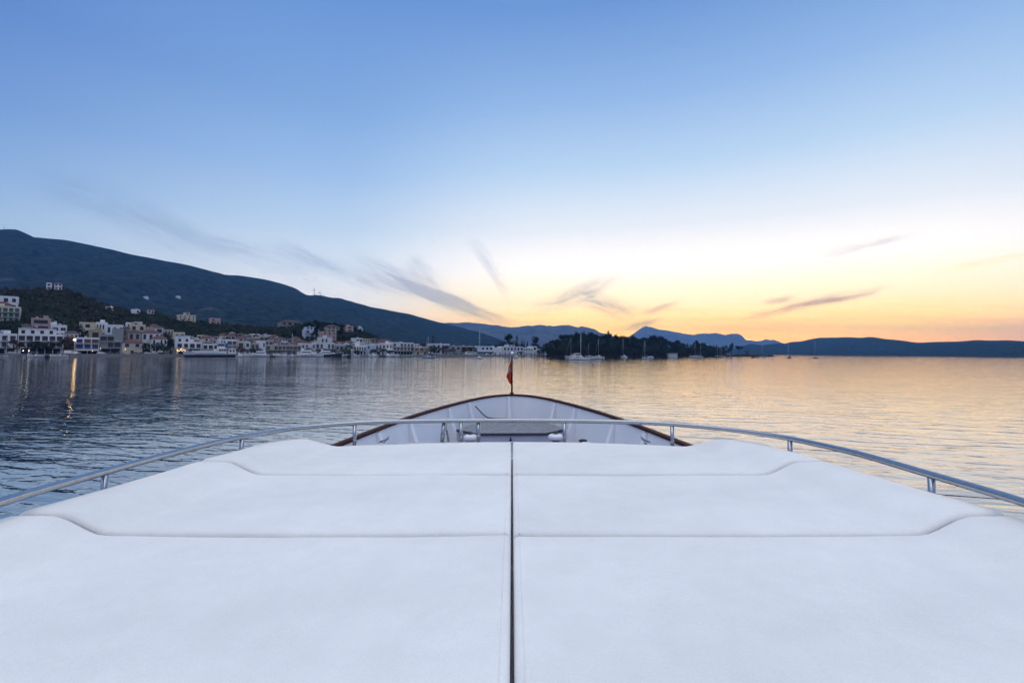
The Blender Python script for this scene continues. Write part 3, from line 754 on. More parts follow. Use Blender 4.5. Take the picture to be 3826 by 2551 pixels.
def house(pxL, pxR, top, s, floors, wall, label, roof='flat', depth=9., cols=None, shut='none', balc=None, base=None, height=None, skew=0., ground='door', wfill=.5, tank=False, awn=False, setback=None, group='houses of the waterfront town', lights=(), skip=()):
    """a house between two columns of the photograph, s metres behind the quay edge"""
    r = random.Random(NB[0]*13+5); NB[0] += 1
    if s < 0:
        q_ = place((pxL+pxR)/2, -s); s = min(200, ts(*q_[:2])[1]) if q_ is not None else 166          # negative: the pixel row its foot stands on
    a = xy(col_t(pxL, s), s); b = xy(col_t(pxR, s+skew), s+skew); v = b-a; W = float(np.hypot(*v)); ang = math.atan2(v[1], v[0])
    mid = (a+b)/2
    z0 = base if base is not None else min(T(*a), T(*b))-.05
    if base is None and s < 28: z0 = 1.28
    if height is None:
        d = ray((pxL+pxR)/2, top); H = EYE+d[2]/d[1]*mid[1]-z0
    else: H = height
    H = max(H, 2.6)
    D = depth
    o = thing('house', label, 'house', (a[0], a[1], z0), ang, group)
    wm = MATS['plaster_'+wall]; fh = H/floors
    mb = MB(); foot = -3 if s > 28 else -.5
    mb.box(0, W, 0, D, foot, H)
    if roof == 'flat':             # parapet round a flat roof
        for x0, x1, y0, y1 in ((0,W,0,.22),(0,W,D-.22,D),(0,.22,.22,D-.22),(W-.22,W,.22,D-.22)): mb.box(x0, x1, y0, y1, H+.003, H+.45)
    if setback: mb.box(W*setback[0], W*setback[1], 1.6, D-.4, H+.003, H+setback[2])
    mb.build('wall', wm, o)
    if roof in ('hip', 'gable', 'dark'):
        mb = MB(); e = .45; h = min(2.2, W*.16+.5); inset = min(W*.3, D*.45) if roof != 'gable' else 0
        v = [(-e,-e,H),(W+e,-e,H),(W+e,D+e,H),(-e,D+e,H),(inset-e*(inset == 0),D/2,H+h),(W-inset+e*(inset == 0),D/2,H+h)]
        v += [(x, y, z-.16) for x, y, z in v[:4]]
        mb.add(v, [(0,1,5,4),(1,2,5),(2,3,4,5),(3,0,4),(6,7,1,0),(7,8,2,1),(8,9,3,2),(9,6,0,3),(9,8,7,6)])
        mb.build('roof', dark_tile if roof == 'dark' else tile, o)
    if setback:
        mb = MB(); mb.box(W*setback[0]-.25, W*setback[1]+.25, 1.3, D-.2, H+setback[2], H+setback[2]+.2); mb.build('roof_slab', slab_m, o)
        nx = max(1, int(W*(setback[1]-setback[0])/3.2))
        for k in range(nx):
            cx_ = W*setback[0] + (k+.5)*W*(setback[1]-setback[0])/nx
            mb = MB(); mb.box(cx_-.7, cx_+.7, 1.54, 1.7, H+.2, H+min(2.3, setback[2]-.3)); mb.build('window', dark_in, o)
    n = cols or max(1, int(round(W/3.1)))
    for f in range(floors):
        if f == 0 and ground in ('door', 'shop', 'none') and s < 28 and ground != 'win':
            continue
        zb = f*fh+fh*.22; zt = f*fh+fh*.78
        for k in range(n):
            if (f, k) in skip or (r.random() < .08 and not skip): continue
            cx_ = (k+.5)*W/n; hw = W/n*min(.86, wfill*(1.4 if balc and f in balc else 1))*.5*r.uniform(.85, 1.1)
            dz = -fh*.17 if (balc and f in balc) else 0
            mb = MB(); mb.box(cx_-hw, cx_+hw, -.03, .06, zb+dz, zt, 0)
            mb.box(cx_-hw-.09, cx_-hw, -.07, .05, zb+dz, zt+.09, 1); mb.box(cx_+hw, cx_+hw+.09, -.07, .05, zb+dz, zt+.09, 1)
            mb.box(cx_-hw, cx_+hw, -.07, .05, zt, zt+.09, 1)
            wo_ = mb.build('window', [glass, wm if shut == 'none' else frame_m], o)
            sh = shut if shut in ('blue','brown','green') else ('blue' if shut == 'bluemix' and not (f == floors-1 and k > 0) else 'brown' if shut == 'bluemix' else None)
            if sh:
                mb = MB(); mb.box(cx_-hw+.02, cx_-.03, -.085, -.033, zb+dz+.03, zt-.03); mb.box(cx_+.03, cx_+hw-.02, -.085, -.033, zb+dz+.03, zt-.03); mb.build('shutter', SHUT[sh], wo_)
        # windows on the flank that shows
        if s < 60 and f > 0 and W > 5:
            mb = MB(); mb.box(W-.05, W+.03, D*.35, D*.35+1.1, zb, zt); mb.build('window', glass, o)
    for f in (balc or ()):
        z = f*fh; mb = MB(); mb.box(-.1, W+.1, -1.35, -.002, z-.16, z+.02); bo = mb.build('balcony', slab_m, o)
        mb = MB(); mb.box(-.06, W+.06, -1.33, -1.28, z+.92, z+.98)
        k = max(3, int(W/.45))
        for i in range(k+1): x = -.05+(W+.1)*i/k; mb.box(x-.018, x+.018, -1.32, -1.29, z+.02, z+.92)
        mb.build('railing', rail_m, bo)
    if s < 28:
        if ground == 'shop':
            mb = MB(); mb.box(W*.06, W*.94, -.03, .05, .1, fh*.82); mb.build('shop_front', dark_in, o)
            for k in range(max(2, int(W/3.5))+1):
                x = W*.06+W*.88*k/max(2, int(W/3.5)); mb = MB(); mb.box(x-.16, x+.16, -.12, -.034, 0, fh*.84); mb.build('pillar', wm, o)
        elif ground == 'door':
            for k in range(max(1, n-1)):
                cx_ = (k+.5)*W/max(1, n-1); mb = MB(); mb.box(cx_-.75, cx_+.75, -.04, .05, .05, 2.3); mb.build('door', SHUT['brown'] if r.random() < .4 else dark_in, o)
    if awn:
        mb = MB(); z = fh*.98; mb.add([(-.2,-.05,z),(W+.2,-.05,z),(W+.2,-2.8,z-.8),(-.2,-2.8,z-.8),(-.2,-2.8,z-1.1),(W+.2,-2.8,z-1.1)], [(0,1,2,3),(3,2,5,4)]); mb.build('awning', awning_m, o)
    for (fx, fz, rad, m_) in lights:
        mb = MB(); mb.lathe([(0,-rad),(rad*.7,-rad*.7),(rad,0),(rad*.7,rad*.7),(0,rad)], (W*fx, -.5-rad, H*fz), 10); mb.build('wall_lamp', m_, o)
    if tank or (roof == 'flat' and r.random() < .45):
        x = W*r.uniform(.2,.8); y = D*r.uniform(.3,.7); zz = H+(setback[2]+.2 if setback and setback[0]*W < x < setback[1]*W else .01)
        mb = MB(); mb.tube([(x-.6,y,zz+.95),(x+.6,y,zz+.95)], .27, 10); mb.box(x-.55, x-.5, y-.25, y+.25, zz, zz+.8); mb.box(x+.5, x+.55, y-.25, y+.25, zz, zz+.8); mb.build('water_tank', tank_m, o)
    if roof == 'flat' and r.random() < .35:
        x = W*r.uniform(.1,.9); mb = MB(); mb.tube([(x,D*.5,H),(x,D*.5,H+2.6)], .035, 5); mb.tube([(x-.5,D*.5,H+2.4),(x+.5,D*.5,H+2.4)], .025, 5); mb.build('aerial', rail_m, o)
    if roof == 'flat' and r.random() < .3 and W > 5:
        x = W*r.uniform(.15,.6); mb = MB(); mb.box(x, x+2.4, D*.45, D*.8, H+.003, H+2.2); mb.build('stair_head', wm, o)
    return o

# the front row, left to right
house(-60, 62, 1248, 20, 3, 'white', 'white three-storey house with balconies at the very left end of the quay', balc=(1,2), ground='shop')
house(66, 236, 1250, 20, 3, 'white', 'long white three-storey house with two balcony bands and set-back top floor, behind quay trees', balc=(1,2), ground='shop', setback=(.0,.82,3.4), cols=6, wfill=.55,
      lights=((.12,.17,.26,lamp_white),(.245,.17,.26,lamp_white)))
house(238, 279, 1262, 24, 2, 'brown', 'low dark stone house with old tiled roof beside the blue-shuttered house', roof='dark', ground='none')
house(282, 370, 1263, 20, 3, 'white', 'white house with blue and brown shutters in a grid and ground-floor taverna awning', shut='bluemix', cols=3, ground='shop', awn=True, wfill=.62, balc=(1,2), tank=True, lights=((.72,.2,.16,lamp_warm),), skip=((9,9),))
house(373, 452, 1252, 21, 3, 'grey', 'grey three-storey house with deep balconies right of the blue-shuttered house', balc=(1,2), ground='shop', cols=3, wfill=.6, lights=((.03,.3,.16,lamp_white),))
house(455, 532, 1279, 20, 2, 'cream', 'cream house with blue shutters, red tiled roof and dark garage door on the quay', roof='hip', shut='blue', cols=2, ground='door', wfill=.42, lights=((.16,.42,.15,lamp_warm),))
house(568, 624, 1264, 34, 2, 'white', 'white house with red tiled roof behind the dark quay trees', roof='hip', cols=4)
house(620, 658, 1309, 19, 1, 'stone', 'low grey stone shed beside the lit taverna', ground='door', depth=6)
house(659, 753, 1279, 20, 2, 'white', 'big white house with lit taverna on the ground floor behind the ferry bow', ground='shop', balc=(1,), cols=4, setback=(0,.56,4.4), wfill=.5,
      lights=((.04,.33,.2,lamp_warm),(.10,.28,.22,lamp_warm),(.16,.36,.2,lamp_warm),(.22,.30,.24,lamp_warm),(.28,.36,.18,lamp_warm),(.33,.31,.2,lamp_warm),(.2,.47,.22,lamp_white)), tank=True)
house(757, 818, 1286, 20, 2, 'chalk', 'two-storey shop house with two awning bands behind the ferry', ground='shop', awn=True, balc=(1,))
house(820, 846, 1270, 26, 3, 'bluish', 'narrow pale blue house with plain side wall behind the ferry wheelhouse', cols=2)
house(849, 884, 1271, 20, 3, 'white', 'white three-storey house with brown shutters stacked in two columns', shut='brown', cols=2, balc=(1,2), wfill=.75, ground='shop')
house(887, 912, 1276, 21, 2, 'cream', 'narrow cream house next to the brown-shuttered white house', balc=(1,))
house(914, 936, 1278, 20, 2, 'chalk', 'small pale house with a big window above the reddish quay tree')
house(938, 966, 1283, 20, 2, 'beige', 'beige two-storey house behind the first white motor cruiser', balc=(1,))
house(968, 992, 1276, 22, 2, 'white', 'white two-storey house at the left end of the long hotel', cols=2)
house(995, 1124, 1290, 24, 2, 'beige', 'long low hotel with a dark continuous balcony and hedge in front', balc=(1,), cols=9, wfill=.7, ground='none')
house(1127, 1178, 1284, 24, 2, 'chalk', 'pale house with two dark doorways right of the long hotel', cols=4)
house(1180, 1250, 1281, 22, 2, 'chalk', 'wide white two-storey house with flat white cornice behind the dark-hulled cruiser', cols=5, balc=(1,))
house(1253, 1300, 1292, 22, 2, 'grey', 'grey two-storey house left of the palm-like tree', cols=3)
house(1322, 1368, 1293, 20, 2, 'white', 'white house with columned upper terrace right of the palm-like tree', cols=5, balc=(1,))
house(1370, 1400, 1289, 24, 2, 'bluish', 'bluish two-storey house behind the round quay tree', cols=2)
house(1402, 1440, 1286, 22, 2, 'chalk', 'pale two-storey house behind the round quay tree, on its right side', cols=3)
house(1442, 1466, 1284, 20, 2, 'white', 'white house with a brown awning at the left end of the long chalk building', cols=2, awn=True)
house(1468, 1546, 1281, 20, 3, 'chalk', 'long chalk-white three-storey building with pillars at ground level', balc=(1,2), cols=6, ground='shop')
house(1548, 1601, 1297, 18, 2, 'cream', 'cream corner house with dark upper openings and two doors, beside dark trees', cols=3, wfill=.7, balc=(1,))
house(1613, 1680, 1285, 34, 2, 'chalk', 'white house with roof clutter half hidden behind the dark trees', cols=4, tank=True)
house(1682, 1722, 1293, 20, 2, 'grey', 'plain grey warehouse left of the parked bus', cols=2, ground='none')
house(1724, 1764, 1293, 22, 2, 'beige', 'beige house with two dark balconies behind the bus', balc=(1,), cols=2, wfill=.75)
house(1782, 1842, 1294, 24, 2, 'bluish', 'low bluish building with awnings right of the dark round tree', awn=True, cols=4)
house(1844, 1876, 1300, 22, 1, 'white', 'small white single-storey building before the flagstaff', cols=3)
house(1880, 1955, 1296, 20, 2, 'chalk', 'wide pale two-storey house below the big pine', cols=6, setback=(.3,.6,2.2))
house(1957, 1988, 1300, 20, 2, 'white', 'white house with a row of slender windows behind the flag', cols=5)
house(1990, 2006, 1295, 20, 2, 'white', 'narrow white tower-like house at the right end of the town', cols=1)
house(2008, 2022, 1306, 22, 1, 'chalk', 'last low house before the wooded island', cols=1)

# named houses higher up
house(-40, 70, 1146, -1202, 3, 'cream', 'cream hillside apartment house with red-trimmed terrace at the left edge', balc=(1,2), cols=5, depth=12, shut='green')
house(-30, 62, 1108, -1152, 2, 'white', 'white block above the cream apartment house at the left edge, with long flat roof', cols=3, depth=8)
house(-34, 36, 1136, -1166, 1, 'rose', 'terrace storey with a red tiled roof above the cream apartment house', roof='hip', cols=3, depth=6)
house(113, 186, 1190, -1236, 2, 'pink', 'pink house with a long dark loggia band, left of the small white annex', cols=1, wfill=.72, depth=11)
house(187, 209, 1206, 58, 2, 'white', 'small white annex against the pink house', cols=1)
house(191, 248, 1216, 50, 2, 'chalk', 'white house with two large dark openings below the pink house', cols=2, wfill=.7)
house(294, 356, 1206, 62, 3, 'cream', 'cream block with one round window at the left of the upper row', cols=1, wfill=.25)
house(357, 400, 1206, 70, 2, 'white', 'long low white house on the slope beside the cream block', cols=4)
house(330, 380, 1234, 40, 2, 'ochre', 'ochre rendered house with a bare wall behind the blue-shuttered house', cols=1)
house(394, 460, 1215, 58, 2, 'white', 'white house with three dark square windows in a row', cols=3, wfill=.4)
house(420, 456, 1230, 40, 2, 'grey', 'grey concrete house under the three-window white house', cols=1)
house(460, 484, 1224, 52, 2, 'stone', 'stone house with dark pitched roof beside the tall cream block', roof='dark', cols=2)
house(484, 542, 1214, 62, 3, 'cream', 'tall cream block with stepped roof in the upper row', cols=2, setback=(.15,.6,1.6))
house(543, 568, 1228, 60, 2, 'beige', 'beige extension stepping down from the tall cream block', cols=1)
house(478, 524, 1240, 40, 2, 'beige', 'beige house with a dark tiled roof above the cream quay house', roof='dark', cols=2)
house(528, 598, 1243, 44, 2, 'white', 'white house with a wide red tiled roof in the middle of the upper row', roof='hip', cols=3)
house(577, 611, 1224, 78, 2, 'white', 'white gabled house with grey roof near the top of the upper row', roof='dark', cols=1)
house(613, 648, 1233, 70, 2, 'beige', 'low beige house with a long pale cornice right of the gabled house', cols=3)
house(650, 690, 1243, 56, 2, 'cream', 'cream flat-roofed house above the big white taverna house', cols=2)
house(664, 729, 1178, -1201, 3, 'cream', 'castle-like cream villa with two chimney towers alone on the hill', cols=4, wfill=.3, depth=12, setback=(.38,.66,2.4), base=None)
house(785, 822, 1190, -1207, 2, 'rose', 'faint ruined pinkish house on the hill right of the castle-like villa', cols=2)
house(166, 186, 1058, -1082, 2, 'white', 'white hilltop house left of its red-roofed neighbour', cols=1)
house(196, 225, 1058, -1082, 2, 'white', 'white hilltop house with a red tiled roof', roof='hip', cols=2)
house(488, 520, 1157, -1172, 1, 'white', 'low white house on the skyline of the green hill', cols=2)
house(548, 573, 1158, -1172, 1, 'white', 'white house with rounded roof parapet on the skyline of the green hill', cols=2, roof='gable')
house(390, 420, 1146, -1158, 1, 'grey', 'small grey house with a lit lamp on the bushy hillside', cols=1, lights=((.8,.9,.16,lamp_warm),))
house(1050, 1132, 1203, -1222, 2, 'stone', 'long villa with a broad brown tiled roof on the central hill', roof='dark', cols=4, depth=14)
house(1140, 1191, 1232, -1264, 3, 'bluish', 'white three-tier villa on the hill left of the pink block', cols=3, setback=(.1,.85,2.6), balc=(1,2))
house(1204, 1256, 1240, -1278, 3, 'pink', 'pink four-square block on the hill above the harbour', cols=3, wfill=.3)
house(1198, 1240, 1262, 62, 2, 'chalk', 'pale house with a long cornice just below the pink block', cols=3)
house(1222, 1267, 1221, -1240, 2, 'beige', 'beige villa with a veranda half hidden in the pines', roof='dark', cols=3)
house(1292, 1319, 1219, -1240, 2, 'rose', 'small rosy house among pines at the right of the central hill', cols=1)
house(1338, 1354, 1225, -1236, 1, 'chalk', 'tiny pale house on the right shoulder of the central hill', cols=1)

house(204, 240, 1238, 40, 2, 'white', 'white house with a pale awning behind the low dark stone house', cols=2, awn=True)
house(243, 292, 1244, 36, 2, 'chalk', 'low chalk house squeezed behind the lit street lamp', cols=3, roof='dark')
house(0, 30, 1236, 44, 2, 'chalk', 'chalk house half hidden by dark trees above the leftmost quay house', cols=2)
house(78, 112, 1216, 66, 1, 'beige', 'small beige house under dark trees left of the pink house', cols=2, roof='dark')
house(470, 492, 1206, 88, 2, 'white', 'small white cube house just above the stone house', cols=1)
house(500, 530, 1204, 92, 1, 'chalk', 'topmost chalk cube above the tall cream block', cols=2)
house(560, 590, 1216, 96, 2, 'rose', 'rosy house highest up behind the gabled house', cols=2, roof='hip')
# the crowded rows behind: each its own house
ORD = ['first','second','third','fourth','fifth','sixth','seventh','eighth','ninth','tenth','eleventh','twelfth','thirteenth','fourteenth','fifteenth','sixteenth','seventeenth','eighteenth','nineteenth','twentieth','twenty-first','twenty-second','twenty-third','twenty-fourth','twenty-fifth','twenty-sixth','twenty-seventh','twenty-eighth','twenty-ninth','thirtieth','thirty-first','thirty-second','thirty-third','thirty-fourth','thirty-fifth','thirty-sixth','thirty-seventh','thirty-eighth','thirty-ninth','fortieth','forty-first','forty-second','forty-third','forty-fourth','forty-fifth','forty-sixth']
rr = random.Random(21)
for row, (s0, u0, u1, sm, hlo, hhi) in enumerate(((38, 694, 1560, 'second', 6.2, 8.2), (56, 694, 1190, 'third', 5.6, 7.6), (56, 1262, 1570, 'third', 5.2, 7.0), (76, 735, 1130, 'fourth', 5.0, 7.0), (80, 1330, 1500, 'fourth', 4.6, 6.2), (98, 830, 1040, 'fifth', 4.5, 6.0))):
    u = u0; k = 0; part = ' of the central harbour' if u0 > 1200 else ''
    while u < u1-8:
        wpx = rr.uniform(16, 34); wall = rr.choice(['white','white','chalk','chalk','chalk','cream','bluish','beige','rose','grey'])
        nf = rr.choice([2,2,2,3]) if row == 0 else 2; rf = 'flat' if rr.random() < .62 else rr.choice(['hip','dark'])
        cn = {'chalk': 'pale white', 'bluish': 'bluish white', 'rose': 'rosy'}.get(wall, wall)
        far_ = ('right-hand ' if u0 > 1200 else '')
        lab = f'{cn} {"three" if nf == 3 else "two"}-storey house with {"flat" if rf == "flat" else "tiled"} roof, {ORD[k]} along the {far_}{sm} row above the quay'
        house(u, u+wpx, 0, s0+rr.uniform(-4, 5), nf, wall, lab, roof=rf, depth=rr.uniform(7, 10), height=rr.uniform(hlo, hhi)*(1.25 if nf == 3 else 1), shut=rr.choice(['none','none','brown','green']) if s0 < 50 else 'none',
              balc=(1,) if rr.random() < .5 else None, skew=rr.uniform(-2, 2), wfill=rr.uniform(.42, .72))
        u += wpx+rr.uniform(0, 6); k += 1
# far specks of houses up on the mountain and plain beyond
for px, py, wpx, lab in ((540, 1114, 20, 'lone pale house far up the mountain above the green hill'), (660, 1113, 20, 'lone white house far up the mountain, right of the other')):
    best = min((abs(CY-F*float((np.array(near_ridge.pos(px, w_))-CAM)@up)/float((np.array(near_ridge.pos(px, w_))-CAM)@fw)-py), w_) for w_ in np.linspace(.05, .95, 181))
    p = np.array(near_ridge.pos(px, best[1])); W = wpx/F*p[1]
    o = thing('house', lab, 'house', p, math.atan2(p[0], -p[1])*0-.5, 'houses up the mountain'); mb = MB(); mb.box(-W/2, W/2, -4, 4, -5, 5); mb.build('wall', MATS['plaster_white'], o)
    mb = MB(); mb.add([(-W/2-.5,-4.5,5),(W/2+.5,-4.5,5),(W/2+.5,4.5,5),(-W/2-.5,4.5,5),(-W/4,0,7),(W/4,0,7)], [(0,1,5,4),(1,2,5),(2,3,4,5),(3,0,4)]); mb.build('roof', slab_m, o)
# ------------------------------------------------------------------ trees: a tapered trunk with limbs, a crown of many leaf clumps
def leaf_mat(name, c, var):
    m = bpy.data.materials.new(name); m.use_nodes = True; nt = m.node_tree; b = nt.nodes['Principled BSDF']; b.inputs['Roughness'].default_value = .8; b.inputs['Specular IOR Level'].default_value = .2
    oi = nt.nodes.new('ShaderNodeObjectInfo'); tc = nt.nodes.new('ShaderNodeTexCoord'); n = nt.nodes.new('ShaderNodeTexNoise'); n.inputs['Scale'].default_value = 3; n.inputs['Detail'].default_value = 4
    nt.links.new(tc.outputs['Object'], n.inputs['Vector'])
    a = nt.nodes.new('ShaderNodeMath'); a.operation = 'MULTIPLY_ADD'; nt.links.new(oi.outputs['Random'], a.inputs[0]); a.inputs[1].default_value = .5; nt.links.new(n.outputs['Fac'], a.inputs[2])
    r = nt.nodes.new('ShaderNodeValToRGB'); r.color_ramp.elements[0].position = .35; r.color_ramp.elements[0].color = (*[x*(1-var) for x in c], 1)
    r.color_ramp.elements[1].position = 1.1 if False else 1.0; r.color_ramp.elements[1].color = (*[min(1, x*(1+var)) for x in c], 1)
    nt.links.new(a.outputs[0], r.inputs[0]); nt.links.new(r.outputs[0], b.inputs['Base Color']); return m
leaf = {'broad': leaf_mat('leaf_green', (.020,.031,.013), .55), 'pine': leaf_mat('pine_needles', (.012,.020,.011), .45), 'cypress': leaf_mat('cypress_leaf', (.010,.020,.013), .35), 'red': leaf_mat('reddish_leaf', (.060,.030,.024), .4),
        'palm': leaf_mat('palm_leaf', (.026,.042,.018), .4), 'bare': leaf_mat('thin_twigs', (.05,.04,.035), .3), 'hedge': leaf_mat('hedge_leaf', (.020,.032,.016), .4)}
bark = mat('bark', (.045,.034,.026), .95, var=.3, vscale=2)
def clump(mb, p, r, rg, n=3):
    for _ in range(n):
        a = np.array([rg.gauss(0,1), rg.gauss(0,1), rg.gauss(0,1)]); a /= np.linalg.norm(a)+1e-9
        b = np.cross(a, [rg.gauss(0,1), rg.gauss(0,1), rg.gauss(0,1)]); b /= np.linalg.norm(b)+1e-9
        c = p + np.array([rg.gauss(0,1), rg.gauss(0,1), rg.gauss(0,1)])*r*.45
        s1, s2 = r*rg.uniform(.6, 1.1), r*rg.uniform(.35, .7)
        mb.add([c-a*s1, c+b*s2*.8+a*s1*.1, c+a*s1, c-b*s2+a*s1*.15], [(0,1,2,3)])
def crown(kind, seed):
    rg = random.Random(seed); mb = MB(); tr = MB()       # unit tree: 1 m tall
    def limb(a, b, r0, r1):
        m_ = (np.array(a)+np.array(b))/2+np.array([rg.uniform(-.02,.02), rg.uniform(-.02,.02), .02]); tr.tube([a, m_, b], [r0, (r0+r1)/2, r1], 6)
    if kind == 'cypress':
        tr.tube([(0,0,-.05),(0,0,.3),(0,0,.9)], [.03,.022,.005], 6)
        for _ in range(260):
            z = rg.random()**.9; rad = .105*(math.sin(math.pi*min(1, (z*.92+.06)))**.55)*(1-z*.35); a = rg.uniform(0, 6.283)
            clump(mb, np.array([rad*math.cos(a)*rg.uniform(.5,1.05), rad*math.sin(a)*rg.uniform(.5,1.05), .05+z*.93]), .035, rg, 2)
    elif kind == 'palm':
        tr.tube([(0,0,-.05),(.01,0,.4),(.02,0,.78)], [.035,.028,.03], 8)
        for i in range(26):
            a = rg.uniform(0, 6.283); el = rg.uniform(-.5, 1.2); L_ = rg.uniform(.28,.38)
            pts = [np.array([.02+math.cos(a)*math.cos(el)*L_*f, math.sin(a)*math.cos(el)*L_*f, .78+math.sin(el)*L_*f-.28*f*f]) for f in np.linspace(0,1,6)]
            side = np.array([-math.sin(a), math.cos(a), 0])
            for q in range(5):
                w0, w1 = .045*(1-abs(q/5-.35)), .045*(1-abs((q+1)/5-.35))
                mb.add([pts[q], pts[q]+side*w0-(0,0,.02), pts[q+1]+side*w1-(0,0,.02), pts[q+1]], [(0,1,2,3)]); mb.add([pts[q], pts[q+1], pts[q+1]-side*w1-(0,0,.02), pts[q]-side*w0-(0,0,.02)], [(0,1,2,3)])
    else:
        th = {'broad': .28, 'pine': .42, 'red': .28, 'bare': .35, 'umbrella': .6, 'bush': .06}[kind]
        tr.tube([(0,0,-.06),(rg.uniform(-.02,.02),0,th*.6),(rg.uniform(-.04,.04),rg.uniform(-.03,.03),th+.22)], [.034,.026,.012], 7)
        nl = {'broad': 9, 'pine': 9, 'red': 9, 'bare': 10, 'umbrella': 7, 'bush': 6}[kind]
        lobes = []
        for i in range(nl):
            a = 6.283*i/nl+rg.uniform(-.4,.4); f = rg.random()
            if kind == 'umbrella': zc, rad, lr = rg.uniform(.74,.86), rg.uniform(.1,.34), rg.uniform(.11,.16)
            elif kind == 'pine': zc = th+.08+.46*f; rad = (.26-.20*f)*rg.uniform(.6,1.15); lr = rg.uniform(.10,.17)
            elif kind == 'bush': zc, rad, lr = rg.uniform(.3,.72), rg.uniform(.1,.36), rg.uniform(.2,.3)
            else: zc = th+.10+.44*f; rad = (.32*math.sin(math.pi*(.25+.65*f)))*rg.uniform(.7,1.1); lr = rg.uniform(.13,.20)
            c = np.array([rad*math.cos(a), rad*math.sin(a), zc]); lobes.append((c, lr)); limb((0,0,th*.8+.1*f), tuple(c), .014, .004)
        lobes.append((np.array([0,0,.82]), .15 if kind != 'umbrella' else .1))
        per = 26 if kind != 'bare' else 9
        for c, lr in lobes:
            for _ in range(per):
                d = np.array([rg.gauss(0,1), rg.gauss(0,1), rg.gauss(0,1)*.8]); d /= np.linalg.norm(d)
                clump(mb, c+d*lr*rg.uniform(.45,1.05), .048 if kind != 'bare' else .025, rg, 2)
    return mb, tr
PROTO = {}
def proto(kind, var):
    k = (kind, var)
    if k not in PROTO:
        mb, tr = crown(kind, hash(kind) % 97*0+sum(map(ord, kind))*7+var)
        lm = leaf[{'umbrella': 'pine', 'bush': 'hedge'}.get(kind, kind)]
        PROTO[k] = (mb.me(kind+'_crown', lm), tr.me(kind+'_trunk', bark))
    return PROTO[k]
NAMES = {'broad': 'broadleaf_tree', 'pine': 'pine_tree', 'umbrella': 'pine_tree', 'cypress': 'cypress_tree', 'palm': 'palm_tree', 'red': 'broadleaf_tree', 'bare': 'bare_tree', 'bush': 'bush'}
tg = random.Random(99)
def tree(kind, p, h, wd, label, group, var=None):
    var = tg.randrange(4) if var is None else var
    cm, tm = proto(kind, var)
    o = thing(NAMES[kind], label, {'bush': 'bush'}.get(kind, 'tree'), p, tg.uniform(0, 6.28), group); o.scale = (wd, wd, h)
    for nm, me_ in (('crown', cm), ('trunk', tm)):
        c = bpy.data.objects.new(nm, me_); C.objects.link(c); c.parent = o
    return o
def town_tree(kind, px, top, s, wpx, label, group='trees between the houses', base=None):
    p2 = xy(col_t(px, s), s); z = T(*p2) if s > 28 else 1.3
    d = ray(px, top); h = EYE+d[2]/d[1]*p2[1]-z; w_ = wpx/F*p2[1]
    k = {'cypress': 4.2, 'palm': 1.5}.get(kind, 1.25)
    return tree(kind, (p2[0], p2[1], z-.1), max(2.0, h*1.04), w_*k*(1.35 if s < 20 and kind != 'palm' else 1.1), label, group)
